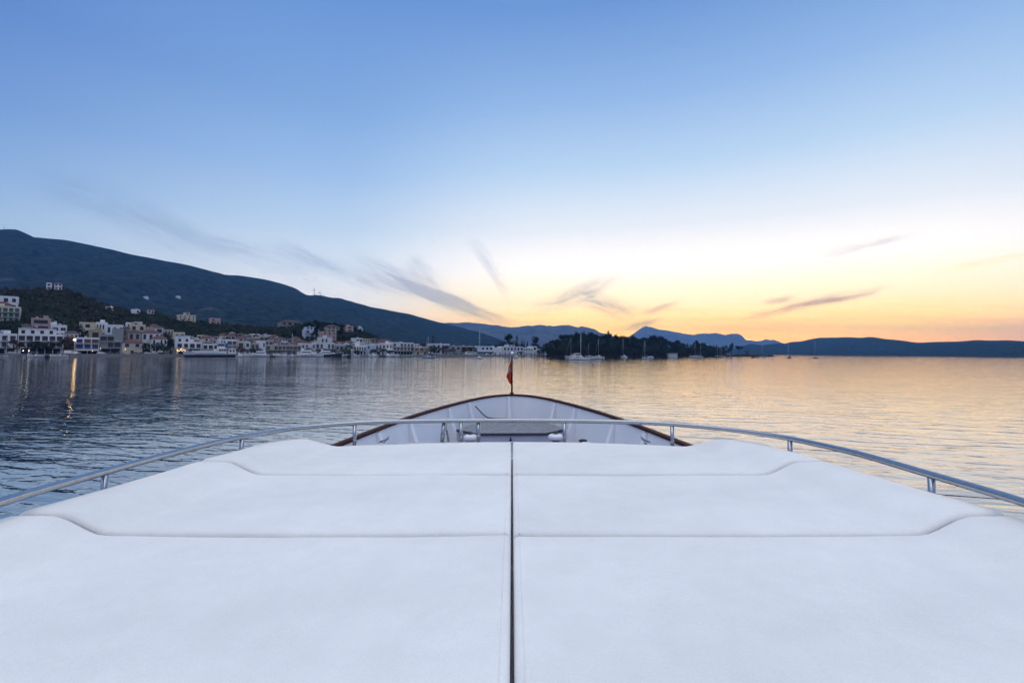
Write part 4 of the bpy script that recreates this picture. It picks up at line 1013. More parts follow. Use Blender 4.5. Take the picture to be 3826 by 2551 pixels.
TT = [('red',52,1266,12,34,'reddish quay tree at the left end before the white balcony house'),('broad',12,1210,70,60,'dark bushy tree under the hillside apartment house'),('broad',52,1215,62,44,'second dark tree right of the one under the apartment house'),
      ('broad',126,1272,12,40,'round dark quay tree before the long white house, left of the pair'),('broad',152,1275,11,36,'dark quay tree in the middle before the long white house'),('broad',184,1272,12,40,'dark quay tree at the right part of the long white house'),
      ('red',246,1258,15,30,'tall reddish-brown tree left of the lit street lamp'),('broad',262,1280,13,26,'small dark tree just left of the lit street lamp'),('broad',298,1206,46,32,'tall dark tree between the upper houses behind the blue-shuttered house'),('broad',318,1232,44,22,'smaller dark tree below the cream block with round window'),
      ('broad',548,1280,13,34,'dark quay tree right of the cream blue-shuttered house'),('broad',585,1277,14,44,'widest dark quay tree behind the unlit lamp post'),('broad',612,1284,13,32,'dark quay tree left of the conifer by the taverna'),('pine',638,1266,16,26,'pointed conifer against the side wall of the big white house'),
      ('red',900,1294,12,40,'low reddish tree on the quay right of the ferry'),('broad',940,1298,12,26,'round dark bushy tree behind the first white cruiser'),('broad',966,1298,12,26,'dark bushy tree right of the first white cruiser'),
      ('broad',1150,1298,13,30,'dark tree behind the big white flybridge cruiser'),('broad',1205,1300,13,36,'dark tree over the dark-hulled cruiser'),('broad',1240,1301,13,30,'dark tree right of the dark-hulled cruiser'),
      ('palm',1309,1285,14,44,'tall palm-like tree on the central quay'),('broad',1290,1302,13,30,'low dark tree left of the palm-like tree'),('broad',1335,1306,12,26,'low dark tree right of the palm-like tree'),
      ('broad',1418,1299,13,50,'round dark tree on the quay before the bluish house'),('broad',1458,1306,11,26,'small dark tree left of the long chalk building'),('broad',1398,1304,12,26,'small dark tree left of the round quay tree'),
      ('cypress',1617,1253,60,7,'slim cypress standing alone above the cream corner house'),('broad',1610,1289,16,36,'dark tree right of the cream corner house'),('broad',1632,1292,14,34,'second dark tree right of the cream corner house'),('red',1666,1290,15,32,'tall reddish dark tree before the roof-cluttered white house'),
      ('broad',1694,1300,13,16,'narrow dark tree before the grey warehouse'),('broad',1735,1296,14,16,'narrow dark tree left of the bus'),('broad',1769,1291,16,24,'dark egg-shaped tree right of the bus'),('palm',1787,1277,40,20,'small palm rising over the roofs right of the bus'),
      ('broad',1826,1284,60,36,'low dark tree on the roofline left of the flagstaff'),('broad',1850,1286,64,36,'second low dark tree on the roofline left of the flagstaff'),('pine',1900,1252,50,56,'big spreading pine above the town left of the cypresses'),('broad',1872,1276,52,40,'dark tree at the left foot of the big pine'),
      ('cypress',1931,1255,44,10,'tallest dark cypress right of the big pine'),('cypress',1923,1268,46,7,'slender cypress at the left side of the tallest one'),('cypress',1950,1273,48,9,'cypress left of the middle gap behind the flag'),('cypress',1958,1275,50,8,'cypress right of the middle gap behind the flag'),('cypress',1970,1277,44,9,'last cypress beside the round pine'),
      ('pine',2001,1262,44,46,'round-headed pine over the narrow white tower house'),('broad',2025,1293,36,24,'dark tree at the right end of the town'),('cypress',2031,1290,50,5,'thin cypress at the right end of the town'),('broad',1945,1312,12,20,'round dark shrub-like tree on the quay behind the flag'),('broad',2018,1305,18,22,'low tree beside the last house of the town')]
for k_, px, top, s_, w_, lab in TT: town_tree(k_, px, top, s_, w_, lab)
# pines on the central hill
hp_ = [(1135,1208,150,30),(1155,1203,150,34),(1180,1196,152,40),(1205,1201,150,34),(1225,1206,152,34),(1250,1206,155,30),(1275,1208,140,34),(1292,1214,150,28),(1325,1226,140,30),(1345,1236,135,34),(1360,1242,140,34),(1385,1254,130,34),(1330,1244,110,30),(1270,1234,108,30),(1180,1222,112,30),(1120,1224,130,28),(1100,1232,120,26),(1395,1266,120,28),(1300,1252,98,30),(1280,1256,90,24)]
for i, (px, top, s_, w_) in enumerate(hp_): town_tree('pine' if i % 3 else 'broad', px, top, s_, w_, f'dark tree on the wooded central hill, {ORD[i]} of the cluster from the villa roof round', 'trees on the central hill')
# garden trees between the roofs
for rw, (s_, u0, u1, nm) in enumerate(((30, 640, 1560, 'first'), (48, 650, 1540, 'second'), (67, 560, 1130, 'third'), (90, 400, 1060, 'fourth'))):
    u = u0; k = 0
    while u < u1:
        p2 = xy(col_t(u, s_), s_); h_ = tg.uniform(5, 8.5); tree(tg.choice(['broad','broad','pine','cypress' if tg.random() < .5 else 'broad']), (p2[0], p2[1], T(*p2)-.1), h_, h_*tg.uniform(.8, 1.25), f'dark garden tree in the {nm} gap between roofs, {ORD[min(45, k)]} from the left', 'garden trees between the roofs'); u += tg.uniform(36, 62); k += 1
# hedge before the hotel
for k in range(9):
    px = 972+k*18; p2 = xy(col_t(px, 16.5), 16.5); tree('bush', (p2[0], p2[1], 1.4), 2.7, 4.6, f'clipped dark bush before the long hotel, {ORD[k]} from its left end', 'bushes before the long hotel')
# scrub and small trees all over the hillside: one mass
mb = MB(); rg = random.Random(5); mi = []
for _ in range(4300):
    s_ = 62+200*rg.random()**.9; t_ = rg.uniform(-190, 330); x, y = xy(t_, s_)
    u_ = CX+F*x/y
    if s_ < 84 and u_ > 600: continue
    if rg.random() < .25 and s_ < 110: continue
    z = T(x, y); r_ = rg.uniform(1.5, 3.6) * (1 if s_ > 80 else .7)
    for _ in range(13):
        d = np.array([rg.gauss(0,1), rg.gauss(0,1), abs(rg.gauss(0,1))*.8]); d /= np.linalg.norm(d)
        n0 = len(mb.f); clump(mb, np.array([x, y, z])+d*r_*rg.uniform(.4,1), r_*.36, rg, 1)
        for q in range(n0, len(mb.f)): mb.mi[q] = 0 if fbm(x/30., y/30., 2) > -.05 else 1
tag(mb.build('scrub', [leaf['broad'], leaf_mat('dry_scrub', (.034,.030,.017), .4)]), kind='stuff')

# ------------------------------------------------------------------ the wooded island and its low spit
IL = ([2036,2300,2600,2900],[455,520,640,850])
def isl_shore(u): return float(np.interp(u, *IL))
ITOP = [(2030,1322),(2042,1292),(2047,1282),(2058,1276),(2071,1272),(2090,1271),(2094,1257),(2109,1254),(2124,1253),(2143,1250),(2164,1244),(2179,1246),(2188,1252),(2196,1254),(2206,1245),(2218,1249),(2235,1254),(2250,1258.6),(2260,1252),(2272,1246),(2279,1252),(2290,1253),(2300,1257.6),(2313,1255.5),(2324,1257.6),(2335,1262),
        (2345,1263),(2362,1257.6),(2377,1262),(2388,1266),(2400,1264),(2415,1265),(2436,1260),(2448,1257),(2460,1260),(2477,1265),(2495,1275),(2513,1280),(2534,1275),(2549,1283),(2561,1288.6),(2570,1293),(2577,1302),(2583,1290),(2602,1277),(2614,1283),(2632,1286),(2647,1292),(2659,1297),(2668,1291),(2680,1295),(2698,1300),(2705,1308)]
def isl_h(u, q):                  # q metres behind the shore
    k = smoothstep(2030, 2075, u)*(1-.82*smoothstep(2480, 2720, u))*(1-smoothstep(2870, 2910, u))
    return -1.2 + (2.0*min(1, q/6) + 8*smoothstep(5, 60, q)*k)*(1-smoothstep(2880, 2915, u)) * smoothstep(2026, 2050, u)
mb = MB(); us = np.linspace(2024, 2916, 120); qs = [-3,0,3,6,10,16,24,34,46,60,80,110,130]
def isl_p(u, q):
    d = ray(u, horizon(u)); y = isl_shore(u)+q; return (d[0]/d[1]*y, y)
mb.grid([[(*isl_p(u, q), isl_h(u, q)*(1 if q < 100 else 1-(q-100)/30*1.3)+(fbm(u/9, q/9, 3)*.8 if 2 < q < 120 else -.4)) for u in us] for q in qs])
tag(mb.build('island', hill_mat('island_ground', (.012,.012,.009), (.05,.045,.035), .12)), kind='structure')
ig = random.Random(17); pick = []
def zone(u):
    return 'left' if u < 2140 else 'left-centre' if u < 2250 else 'centre' if u < 2360 else 'right-centre' if u < 2470 else 'right'
cnt = {}
def isl_tree(kind, u, q, top, wpx, lab=None):
    x, y = isl_p(u, q); z = isl_h(u, q)-.3; d = ray(u, top); h = EYE+d[2]/d[1]*y-z
    w_ = wpx/F*y*{'cypress': 4.2}.get(kind, 1.25)
    if lab is None:
        b_ = ('shore' if q < 14 else 'middle' if q < 34 else 'crest', zone(u)); cnt[b_] = cnt.get(b_, 0)+1
        lab = f'dark {NAMES[kind].replace("_", " ")} in the {b_[0]} rank of the island wood, {b_[1]} part, {ORD[min(45, cnt[b_]-1)]} counted'
    return tree(kind, (x, y, z), h*1.07, w_*1.15, lab, 'trees of the island wood')
# crest rank follows the skyline of the wood
u = 2046.
while u < 2700:
    if 2569 < u < 2582: u = 2584.
    t_ = float(np.interp(u, [p[0] for p in ITOP], [p[1] for p in ITOP]))
    isl_tree(ig.choice(['pine','pine','broad','umbrella']), u, ig.uniform(36, 58) if u < 2560 else ig.uniform(10, 26), t_-1, ig.uniform(26, 40) if u < 2560 else ig.uniform(18, 28)); u += ig.uniform(8, 13)
for rank, (q0, q1, dy) in enumerate(((22, 32, 13), (10, 18, 27), (3, 8, 42))):
    u = 2043.+rank*4
    while u < (2566 if rank < 2 else 2560):
        t_ = float(np.interp(u, [p[0] for p in ITOP], [p[1] for p in ITOP])); t_ += (dy+ig.uniform(-5, 6))*smoothstep(2035, 2080, u)*(1-.5*smoothstep(2480, 2570, u))
        if not (rank == 2 and 2488 < u < 2528): isl_tree(ig.choice(['broad','pine','broad']), u, ig.uniform(q0, q1), min(t_, 1320), ig.uniform(26, 38)); 
        u += ig.uniform(13, 19)
for kind, u, top, w_, q, lab in (('umbrella',2206,1242,16,40,'small umbrella pine poking above the left part of the island wood'),('pine',2272,1243,14,40,'thin-topped pine standing above the centre of the island wood'),('cypress',2570,1285,6,18,'thin cypress at the right end of the main island wood'),
        ('pine',2602,1276,22,14,'tall pine behind the ketch on the spit'),('broad',2712,1289,24,10,'first lone tree on the low spit right of the wood'),('pine',2733,1286,26,10,'leaning lone pine in the middle of the low spit'),('umbrella',2760,1292,28,10,'lone flat-topped pine near the tip of the spit'),('bare',2791,1297,26,10,'faint bare tree at the tip of the spit')):
    isl_tree(kind, u, q, top, w_, lab)
# dense low growth and more trees where the wood runs out along the spit
u = 2584.; k = 0
while u < 2706:
    t_ = float(np.interp(u, [p[0] for p in ITOP], [p[1] for p in ITOP])); isl_tree(ig.choice(['broad','pine']), u, ig.uniform(6, 16), t_+ig.uniform(1, 8), ig.uniform(24, 34), f'dark tree thick on the spit behind the ketch, {ORD[k]} from the left'); u += ig.uniform(5, 7.5); k += 1
u = 2580.; k = 0
while u < 2890:
    h_ = ig.uniform(4, 7.5)*(1 if u < 2700 else .55); x, y = isl_p(u, ig.uniform(4, 9)); tree('bush', (x, y, isl_h(u, 6)-.3), h_, h_*2.6, f'low dark bush along the spit, {ORD[min(45, k//2)]} {"pair, front one" if k % 2 else "pair, rear one"}', 'bushes along the spit'); u += ig.uniform(6, 9); k += 1
# a pale boathouse at the water's edge
x0, y0 = isl_p(2496, 2); x1, _ = isl_p(2521, 2); o = thing('boathouse', 'pale square boathouse at the edge of the island wood', 'house', (x0, y0, .6)); W = x1-x0
mb = MB(); mb.box(0, W, 0, 6, -1, 3.9); mb.build('wall', MATS['plaster_chalk'], o)
mb = MB(); mb.box(-.3, W+.3, -.3, 6.3, 3.9, 4.15); mb.build('roof', slab_m, o)
for k in range(4):
    mb = MB(); mb.box(W*(.12+.22*k), W*(.22+.22*k), -.04, .05, 2.1, 3.0); mb.build('window', glass, o)
# rocks along the spit
for k in range(16):
    u = 2600+k*18.5+ig.uniform(-5, 5); x, y = isl_p(u, ig.uniform(-2, 1)); mb = MB(); r_ = ig.uniform(.8, 2.0)
    pts = [(r_*math.cos(a)*ig.uniform(.7,1.1)*s_, r_*math.sin(a)*ig.uniform(.7,1.1)*s_, z*r_) for z, s_ in ((-.5,1.1),(.1,1),(.42,.6)) for a in np.linspace(0, 5.236, 6)]
    mb.add(pts, [(i*6+j, i*6+(j+1) % 6, (i+1)*6+(j+1) % 6, (i+1)*6+j) for i in range(2) for j in range(6)]+[tuple(range(12, 18))])
    o = mb.build('rock', mat('shore_rock', (.07,.065,.06), .95, var=.3)); o.location = (x, y, .2); tag(o, f'dark shore rock on the spit, {ORD[k]} from the ketch towards the tip', 'rock', 'rocks along the spit')
# ------------------------------------------------------------------ boats
gel = mat('gelcoat_white', (.82,.82,.83), .3, var=.04); gel_dark = mat('hull_navy', (.018,.022,.04), .3); gel_teal = mat('hull_pale_teal', (.35,.50,.52), .35)
boot = mat('boot_stripe', (.03,.05,.09), .5); dark_glass = mat('boat_glass', (.012,.014,.02), .08, spec=.8); alu = mat('mast_aluminium', (.55,.55,.56), .4, metal=.6)
canvas = mat('boat_canvas', (.03,.05,.11), .85); canvas_w = mat('boat_canvas_white', (.6,.6,.6), .85); rope_m = mat('rigging_wire', (.10,.10,.11), .6); rubber = MATS['dark_rubber']
def hullmesh(L_, B_, fb, fs, stern=.8, flare=.12, stripe=.18, n=15):
    """bow at +x, waterline z = 0; returns an MB with topsides (0), stripe (1), deck (2)"""
    mb = MB(); rows = []
    for i in range(n):
        f = i/(n-1); x = -L_/2+L_*f
        hw = B_/2*(stern+(1-stern)*math.sin(math.pi*min(f/.5, 1)/2)) if f < .5 else B_/2*math.cos((f-.5)/.5*math.pi/2)**.72
        sh = fs+(fb-fs)*f**1.7
        xo = x+(.10*L_*max(0, f-.7)/.3*.5)
        sec = []
        for z, k in ((-.5,.55),(0,.80),(stripe,.86),(sh*.6,.95),(sh,1.0)):
            kk = k+(1-k)*(-flare)*(f > .6)*0; q = f**3
            sec.append((x+(xo-x)*max(0, z)/max(sh, .1), hw*(kk-(.22*q*(1-max(0, z)/max(sh, .1)))), z))
        rows.append(sec)
    for sgn in (1, -1):
        P = [[(p[0], sgn*p[1], p[2]) for p in r] for r in rows]; s0 = len(mb.f); mb.grid(P, 0, True, flip=sgn > 0)
        for i in range(n-1): mb.mi[s0+i*4+1] = 1; mb.mi[s0+i*4] = 1
    d = [r[-1] for r in rows]; v = [(p[0], p[1]-.0, p[2]) for p in d]+[(p[0], -p[1], p[2]) for p in d]
    mb.add(v, [(i, n+i, n+i+1, i+1) for i in range(n-1)], 2)
    t = rows[0]; mb.add([(p[0], p[1], p[2]) for p in t]+[(p[0], -p[1], p[2]) for p in t], [(j, j+1, 5+j+1, 5+j) for j in range(4)], 0)
    return mb, rows
def hexa(mb, x0, x1, y0, z0, X0, X1, Y0, z1, mi=0):      # tapered block: lower rectangle x0..x1, +-y0; upper X0..X1, +-Y0
    v = [(x0,-y0,z0),(x1,-y0,z0),(x1,y0,z0),(x0,y0,z0),(X0,-Y0,z1),(X1,-Y0,z1),(X1,Y0,z1),(X0,Y0,z1)]
    mb.add(v, [(0,3,2,1),(4,5,6,7),(0,1,5,4),(1,2,6,5),(2,3,7,6),(3,0,4,7)], mi); return mb
def P_(mb, nm, m, par): return mb.build(nm, m, par)
def sail_boat(L_, hmast, label, loc, hd, hullm=gel, cover=canvas, ketch=False, cat='sailing boat', group='sailing boats at anchor', hood=True):
    o = thing('sailing_boat', label, cat, loc, hd, group); B_ = L_*.3; fb, fs = L_*.115, L_*.09
    mb, rows = hullmesh(L_, B_, fb, fs, .74); P_(mb, 'hull', [hullm, boot, MATS['gelcoat_white']], o)
    mb = MB(); hexa(mb, -L_*.16, L_*.2, B_*.30, fs, -L_*.14, L_*.12, B_*.22, fs+L_*.05); ca = P_(mb, 'cabin', gel, o)
    mb = MB()
    for s_ in (-1, 1): mb.add([(-L_*.13, s_*(B_*.285), fs+L_*.016), (L_*.12, s_*(B_*.285), fs+L_*.016), (L_*.10, s_*(B_*.25), fs+L_*.038), (-L_*.12, s_*(B_*.25), fs+L_*.038)], [(0,1,2,3)])
    P_(mb, 'cabin_window', dark_glass, ca)
    mx = L_*.08; mb = MB(); mb.tube([(mx,0,fs),(mx,0,hmast)], [.10,.06], 8)
    for f in (.45, .7): mb.tube([(mx,-B_*.28,fs+(hmast-fs)*f),(mx,B_*.28,fs+(hmast-fs)*f)], .035, 5)
    P_(mb, 'mast', alu, o)
    mb = MB(); mb.tube([(mx-.1,0,fs+L_*.12),(-L_*.33,0,fs+L_*.125)], .07, 6); P_(mb, 'boom', alu, o)
    mb = MB(); mb.tube([(mx-.2,0,fs+L_*.14),(mx-L_*.2,0,fs+L_*.15),(-L_*.32,0,fs+L_*.14)], [.16,.20,.11], 8); P_(mb, 'sail_cover', cover, o)
    mb = MB()
    for a, b in (((L_*.5,0,fb),(mx,0,hmast*.97)),((-L_*.49,0,fs),(mx,0,hmast)),((mx-.2,B_*.46,fs),(mx,0,hmast*.93)),((mx-.2,-B_*.46,fs),(mx,0,hmast*.93))): mb.tube([a, b], .022, 4)
    P_(mb, 'rigging', rope_m, o)
    mb = MB(); mb.tube([(L_*.5,0,fb+.1),(mx+.3,0,hmast*.94)], [.05,.03], 6); P_(mb, 'furled_jib', canvas_w, o)
    if hood: mb = MB(); hexa(mb, -L_*.26, -L_*.14, B_*.28, fs+L_*.02, -L_*.24, -L_*.16, B_*.22, fs+L_*.115); P_(mb, 'spray_hood', cover, o)
    mb = MB()
    for s_ in (-1, 1):
        mb.tube([(-L_*.47, s_*B_*.38, fs+.65),(0, s_*B_*.49, fs+.65),(L_*.34, s_*B_*.3, fb+.45),(L_*.5, 0, fb+.65)], .02, 5)
        for x, y in ((-L_*.47,.38),(-L_*.2,.46),(L_*.1,.47),(L_*.34,.3)): mb.tube([(x, s_*B_*y, fs),(x, s_*B_*y, fs+.65)], .018, 4)
    P_(mb, 'guard_rail', alu, o)
    if ketch:
        m2 = -L_*.34; mb = MB(); mb.tube([(m2,0,fs),(m2,0,hmast*.84)], [.11,.07], 8); P_(mb, 'mast', alu, o)
    return o
def motor_yacht(L_, label, loc, hd, hullm=gel, fly=True, group='motor cruisers moored along the town quay', tall=1.):
    o = thing('motor_cruiser', label, 'motor boat', loc, hd, group); B_ = L_*.3; fb, fs = L_*.17, L_*.10
    mb, rows = hullmesh(L_, B_, fb, fs, .9, stripe=.25); P_(mb, 'hull', [hullm, boot, gel], o)
    h1 = L_*.125*tall
    mb = MB(); hexa(mb, -L_*.36, L_*.26, B_*.38, fs, -L_*.34, L_*.04, B_*.32, fs+h1); hexa(mb, L_*.0, L_*.36, B_*.26, fs+.1, L_*.0, L_*.2, B_*.2, fs+h1*.5); ca = P_(mb, 'cabin', gel, o)
    mb = MB()
    for s_ in (-1, 1): mb.add([(-L_*.30, s_*B_*.362, fs+h1*.42), (L_*.15, s_*B_*.362, fs+h1*.42), (L_*.06, s_*B_*.338, fs+h1*.80), (-L_*.29, s_*B_*.338, fs+h1*.80)], [(0,1,2,3)])
    P_(mb, 'cabin_window', dark_glass, ca)
    mb = MB(); k0, k1 = .38, .9
    mb.add([(L_*(.26-.22*k0)+.02, -B_*.34, fs+h1*k0), (L_*(.26-.22*k0)+.02, B_*.34, fs+h1*k0), (L_*(.26-.22*k1)+.02, B_*.30, fs+h1*k1), (L_*(.26-.22*k1)+.02, -B_*.30, fs+h1*k1)], [(0,1,2,3)]); P_(mb, 'windscreen', dark_glass, ca)
    mb = MB()
    for s_ in (-1, 1):
        for x in (-.12, 0, .12): mb.box(L_*x-L_*.03, L_*x+L_*.03, s_*B_*.492-.02, s_*B_*.492+.02, fs*.55, fs*.75)
    P_(mb, 'hull_window', dark_glass, o)
    if fly:
        z = fs+h1; mb = MB(); hexa(mb, -L_*.34, L_*.02, B_*.31, z, -L_*.33, L_*.05, B_*.33, z+L_*.045); f_ = P_(mb, 'flybridge', gel, o)
        mb = MB(); hexa(mb, -L_*.30, -L_*.22, B_*.32, z, -L_*.34, -L_*.28, B_*.28, z+L_*.11); P_(mb, 'radar_arch', gel, f_)
        mb = MB(); hexa(mb, -L_*.02, L_*.04, B_*.29, z+L_*.04, -L_*.06, L_*.0, B_*.25, z+L_*.075); P_(mb, 'windscreen', dark_glass, f_)
        mb = MB(); mb.box(-L_*.34, -L_*.04, -B_*.3, B_*.3, z+L_*.118, z+L_*.126); P_(mb, 'sun_roof', canvas_w, f_)
    mb = MB()
    for s_ in (-1, 1): mb.tube([(L_*.05, s_*B_*.46, fs+.9),(L_*.3, s_*B_*.38, fb*.8+.75),(L_*.48, s_*B_*.10, fb+.75),(L_*.53, 0, fb+.75)], .03, 5)
    P_(mb, 'guard_rail', alu, o)
    return o
def small_boat(L_, label, loc, hd, kind='cuddy', hullm=gel, group='small boats along the town quay'):
    o = thing('small_boat', label, 'boat', loc, hd, group); B_ = L_*.36; fb, fs = L_*.17, L_*.11
    mb, rows = hullmesh(L_, B_, fb, fs, .85, stripe=.12); P_(mb, 'hull', [hullm, boot, gel], o)
    if kind == 'cuddy':
        mb = MB(); hexa(mb, -L_*.05, L_*.3, B_*.33, fs, -L_*.02, L_*.14, B_*.26, fs+L_*.16); ca = P_(mb, 'cabin', gel, o)
        mb = MB(); hexa(mb, L_*.05, L_*.24, B_*.335, fs+L_*.06, L_*.06, L_*.18, B_*.30, fs+L_*.13); P_(mb, 'windscreen', dark_glass, ca)
    elif kind == 'bimini':
        mb = MB(); hexa(mb, -.3, .5, .45, fs*.6, -.25, .4, .4, fs+.75); P_(mb, 'console', gel, o)
        mb = MB(); z = fs+1.75; mb.box(-L_*.3, L_*.12, -B_*.4, B_*.4, z, z+.08)
        P_(mb, 'sun_roof', canvas_w, o)
        mb = MB()
        for x in (-L_*.29, L_*.11):
            for y in (-B_*.38, B_*.38): mb.tube([(x,y,fs*.6),(x,y,z)], .03, 5)
        P_(mb, 'roof_frame', alu, o)
    elif kind == 'pilot':
        mb = MB(); mb.box(-L_*.2, L_*.12, -B_*.27, B_*.27, fs*.7, fs+2.0); ca = P_(mb, 'wheelhouse', gel, o)
        mb = MB(); mb.box(-L_*.16, L_*.13, -B_*.28, B_*.28, fs+1.15, fs+1.7); P_(mb, 'windscreen', dark_glass, ca)
        mb = MB(); mb.tube([(-L_*.1,0,fs+2),(-L_*.1,0,fs+4.2)], .05, 6); P_(mb, 'mast', alu, o)
    mb = MB(); mb.box(-L_*.5-.35, -L_*.5-.02, -.2, .2, fs*.5, fs+.5); mb.box(-L_*.5-.28, -L_*.5-.1, -.08, .08, -.4, fs*.5); P_(mb, 'outboard', rubber, o)
    return o
def catamaran(L_, hmast, label, loc, hd):
    o = thing('catamaran', label, 'catamaran', loc, hd); B_ = L_*.55
    for s_ in (-1, 1):
        mb, rows = hullmesh(L_, L_*.15, 1.75, 1.25, .7, stripe=.2); mb.v = [(x, y+s_*(B_/2-L_*.07), z) for x, y, z in mb.v]; P_(mb, 'hull', [gel, boot, gel], o)
        mb = MB(); mb.box(-L_*.2, L_*.1, s_*(B_/2+.002)-.03, s_*(B_/2+.002)+.03, .75, 1.05); P_(mb, 'hull_window', dark_glass, o)
    mb = MB(); mb.box(-L_*.42, L_*.18, -B_/2+L_*.06, B_/2-L_*.06, .8, 1.45); P_(mb, 'bridge_deck', gel, o)
    mb = MB(); hexa(mb, -L_*.18, L_*.17, B_*.36, 1.45, -L_*.16, L_*.04, B_*.30, 2.75); mb.box(-L_*.40, -L_*.15, -B_*.32, B_*.32, 2.72, 2.86); ca = P_(mb, 'cabin', gel, o)
    mb = MB(); hexa(mb, -L_*.13, L_*.145, B_*.365, 1.85, -L_*.12, L_*.075, B_*.335, 2.4); P_(mb, 'cabin_window', dark_glass, ca)
    mb = MB()
    for y in (-B_*.3, B_*.3): mb.tube([(-L_*.39, y, 1.4),(-L_*.39, y, 2.72)], .05, 6)
    P_(mb, 'roof_post', alu, o)
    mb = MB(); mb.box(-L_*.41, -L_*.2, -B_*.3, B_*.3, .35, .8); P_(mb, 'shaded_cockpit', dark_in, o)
    mb = MB(); mb.tube([(L_*.06,0,2.6),(L_*.06,0,hmast)], [.16,.11], 8)
    for f in (.5, .75): mb.tube([(L_*.06,-1.2,hmast*f),(L_*.06,1.2,hmast*f)], .04, 5)
    P_(mb, 'mast', mat('mast_white', (.75,.75,.76), .35), o)
    mb = MB(); mb.tube([(L_*.05,0,3.7),(-L_*.36,0,3.75)], .09, 6); P_(mb, 'boom', alu, o)
    mb = MB(); mb.tube([(L_*.04,0,3.95),(-L_*.2,0,4.05),(-L_*.35,0,3.95)], [.2,.24,.14], 8); P_(mb, 'sail_cover', canvas_w, o)
    mb = MB()
    for a in ((L_*.48,0,1.8),(-L_*.1,B_*.5,1.5),(-L_*.1,-B_*.5,1.5)): mb.tube([a,(L_*.06,0,hmast*.96)], .025, 4)
    P_(mb, 'rigging', rope_m, o)
    return o
def at_water(px, py):            # where a waterline seen at (px, py) lies on the sea
    d = ray(px, py); t = -EYE/d[2]; p = CAM+d*t; return (p[0], p[1], 0)
def wat(px, Yy):
    d = ray(px, horizon(px)); return (d[0]/d[1]*Yy, Yy, 0)
def face(px): return math.atan2(F, px-CX)          # heading that points straight away from us
# at anchor, left to right: column, waterline row, mast-top row, length, heading off the line of sight
SB = [(1604,1338,1256,9.5,R(70),gel_teal,canvas,'pale teal sailing boat with blue canvas anchored nearest the town, left of the flag'),(1793,1340,1231,10.5,R(168),gel,canvas,'white sailing boat seen end-on with a tall thin mast, left of the flagstaff'),
      (1925,1336,1265,8.5,R(70),gel,canvas_w,'small sailing boat just right of the flagstaff'),(2137,1336,1261,12,R(80),gel,canvas_w,'sailing boat half hidden behind the catamaran'),(2202,1334,1284,8.5,R(75),gel,canvas,'small sailing boat with a faint mast right of the catamaran'),
      (2239,1337,1264,9.5,R(60),gel,canvas,'white sailing boat beside the motor cruiser before the wood'),(2330,1335,1265,10,R(35),gel,canvas_w,'white sailing boat alone before the middle of the island wood'),(2411,1341,1274,10,R(28),gel_teal,canvas,'pale green-hulled sailing boat before the right part of the island wood'),
      (2683,1334,1283,10,R(50),gel_dark,canvas,'dark-hulled sailing boat right of the ketch'),(2697,1333,1297,9.5,R(60),gel,canvas,'small pale sailing boat touching the dark-hulled one'),(2853,1335.5,1283,11,R(62),gel,canvas,'sailing boat anchored off the tip of the spit'),
      (2947,1338,1280,11,R(25),gel_dark,canvas,'dark sailing boat alone on the golden water right of the spit'),(3047,1338.5,1275,11,R(28),gel_dark,canvas_w,'rightmost dark sailing boat on the golden water')]
for px, wy, my, L_, off, hm_, cv, lab in SB:
    Yy = at_water(px, wy)[1]; Yy = min(max(Yy, 250), 620); p = wat(px, Yy); d = ray(px, my); hmast = max(8, EYE+d[2]/d[1]*Yy)
    sail_boat(L_, hmast, lab, p, face(px)+off, hm_, cv)
p = wat(2601, 560); d = ray(2597, 1280); sail_boat(15, EYE+d[2]/d[1]*560, 'two-masted pale ketch before the low spit', p, face(2601)+R(85), gel, canvas, True)
p = wat(2166, 300); d = ray(2152, 1248); o = catamaran(12.2, EYE+d[2]/d[1]*300, 'white catamaran with a bright tall mast before the left end of the island', p, face(2155)-R(118))
motor_yacht(8.5, 'small white motor cruiser left of the sailing boat before the wood', wat(2228, 345), face(2228)+R(115), group='motor boats at anchor')
motor_yacht(7.5, 'small motor boat behind the pale green sailing boat', wat(2428, 470), face(2428)+R(80), fly=False, group='motor boats at anchor')
small_boat(8.0, 'low open motor boat without mast off the tip of the spit', wat(2820, 560), face(2820)+R(95), 'none', gel_dark, 'motor boats at anchor')
o = thing('buoy', 'tiny dark buoy alone near the right edge of the water', 'buoy', wat(3731, 560)); mb = MB(); mb.lathe([(0,-.3),(.5,-.2),(.65,.1),(.5,.4),(.15,.6),(.1,1.0),(0,1.02)], seg=12); P_(mb, 'float', mat('dark_buoy', (.02,.02,.02), .6), o)
# along the quay
def quay_boat(px, off): u_s = xy(col_t(px, 0), -off); return (u_s[0], u_s[1], 0)
SH = math.atan2(DV[1], DV[0])
motor_yacht(14.5, 'white motor cruiser with a tall flybridge, first right of the ferry', quay_boat(951, 7), SH+R(-12)+math.pi)
motor_yacht(10, 'small white cruiser with blue-grey side, left of the tall sailing mast', quay_boat(1027, 7), SH+R(-70), fly=False)
sail_boat(9, EYE+float(ray(1081,1246)[2]/ray(1081,1246)[1]*335), 'sailing boat with a tall bare mast at the town quay', quay_boat(1076, 7), SH+R(-65), group='boats along the town quay')
motor_yacht(11, 'blue-shaded white cruiser between the tall mast and the big flybridge cruiser', quay_boat(1103, 8), SH+R(-100), tall=1.2)
motor_yacht(17, 'biggest white flybridge cruiser on the central quay', quay_boat(1141, 9), SH+R(-35), tall=1.1)
motor_yacht(11, 'low white cruiser right of the biggest one', quay_boat(1173, 8), SH+R(-30), fly=False)
motor_yacht(17, 'dark-hulled white-topped motor yacht with a raked bow', quay_boat(1211, 10), SH+R(-22), gel_dark)
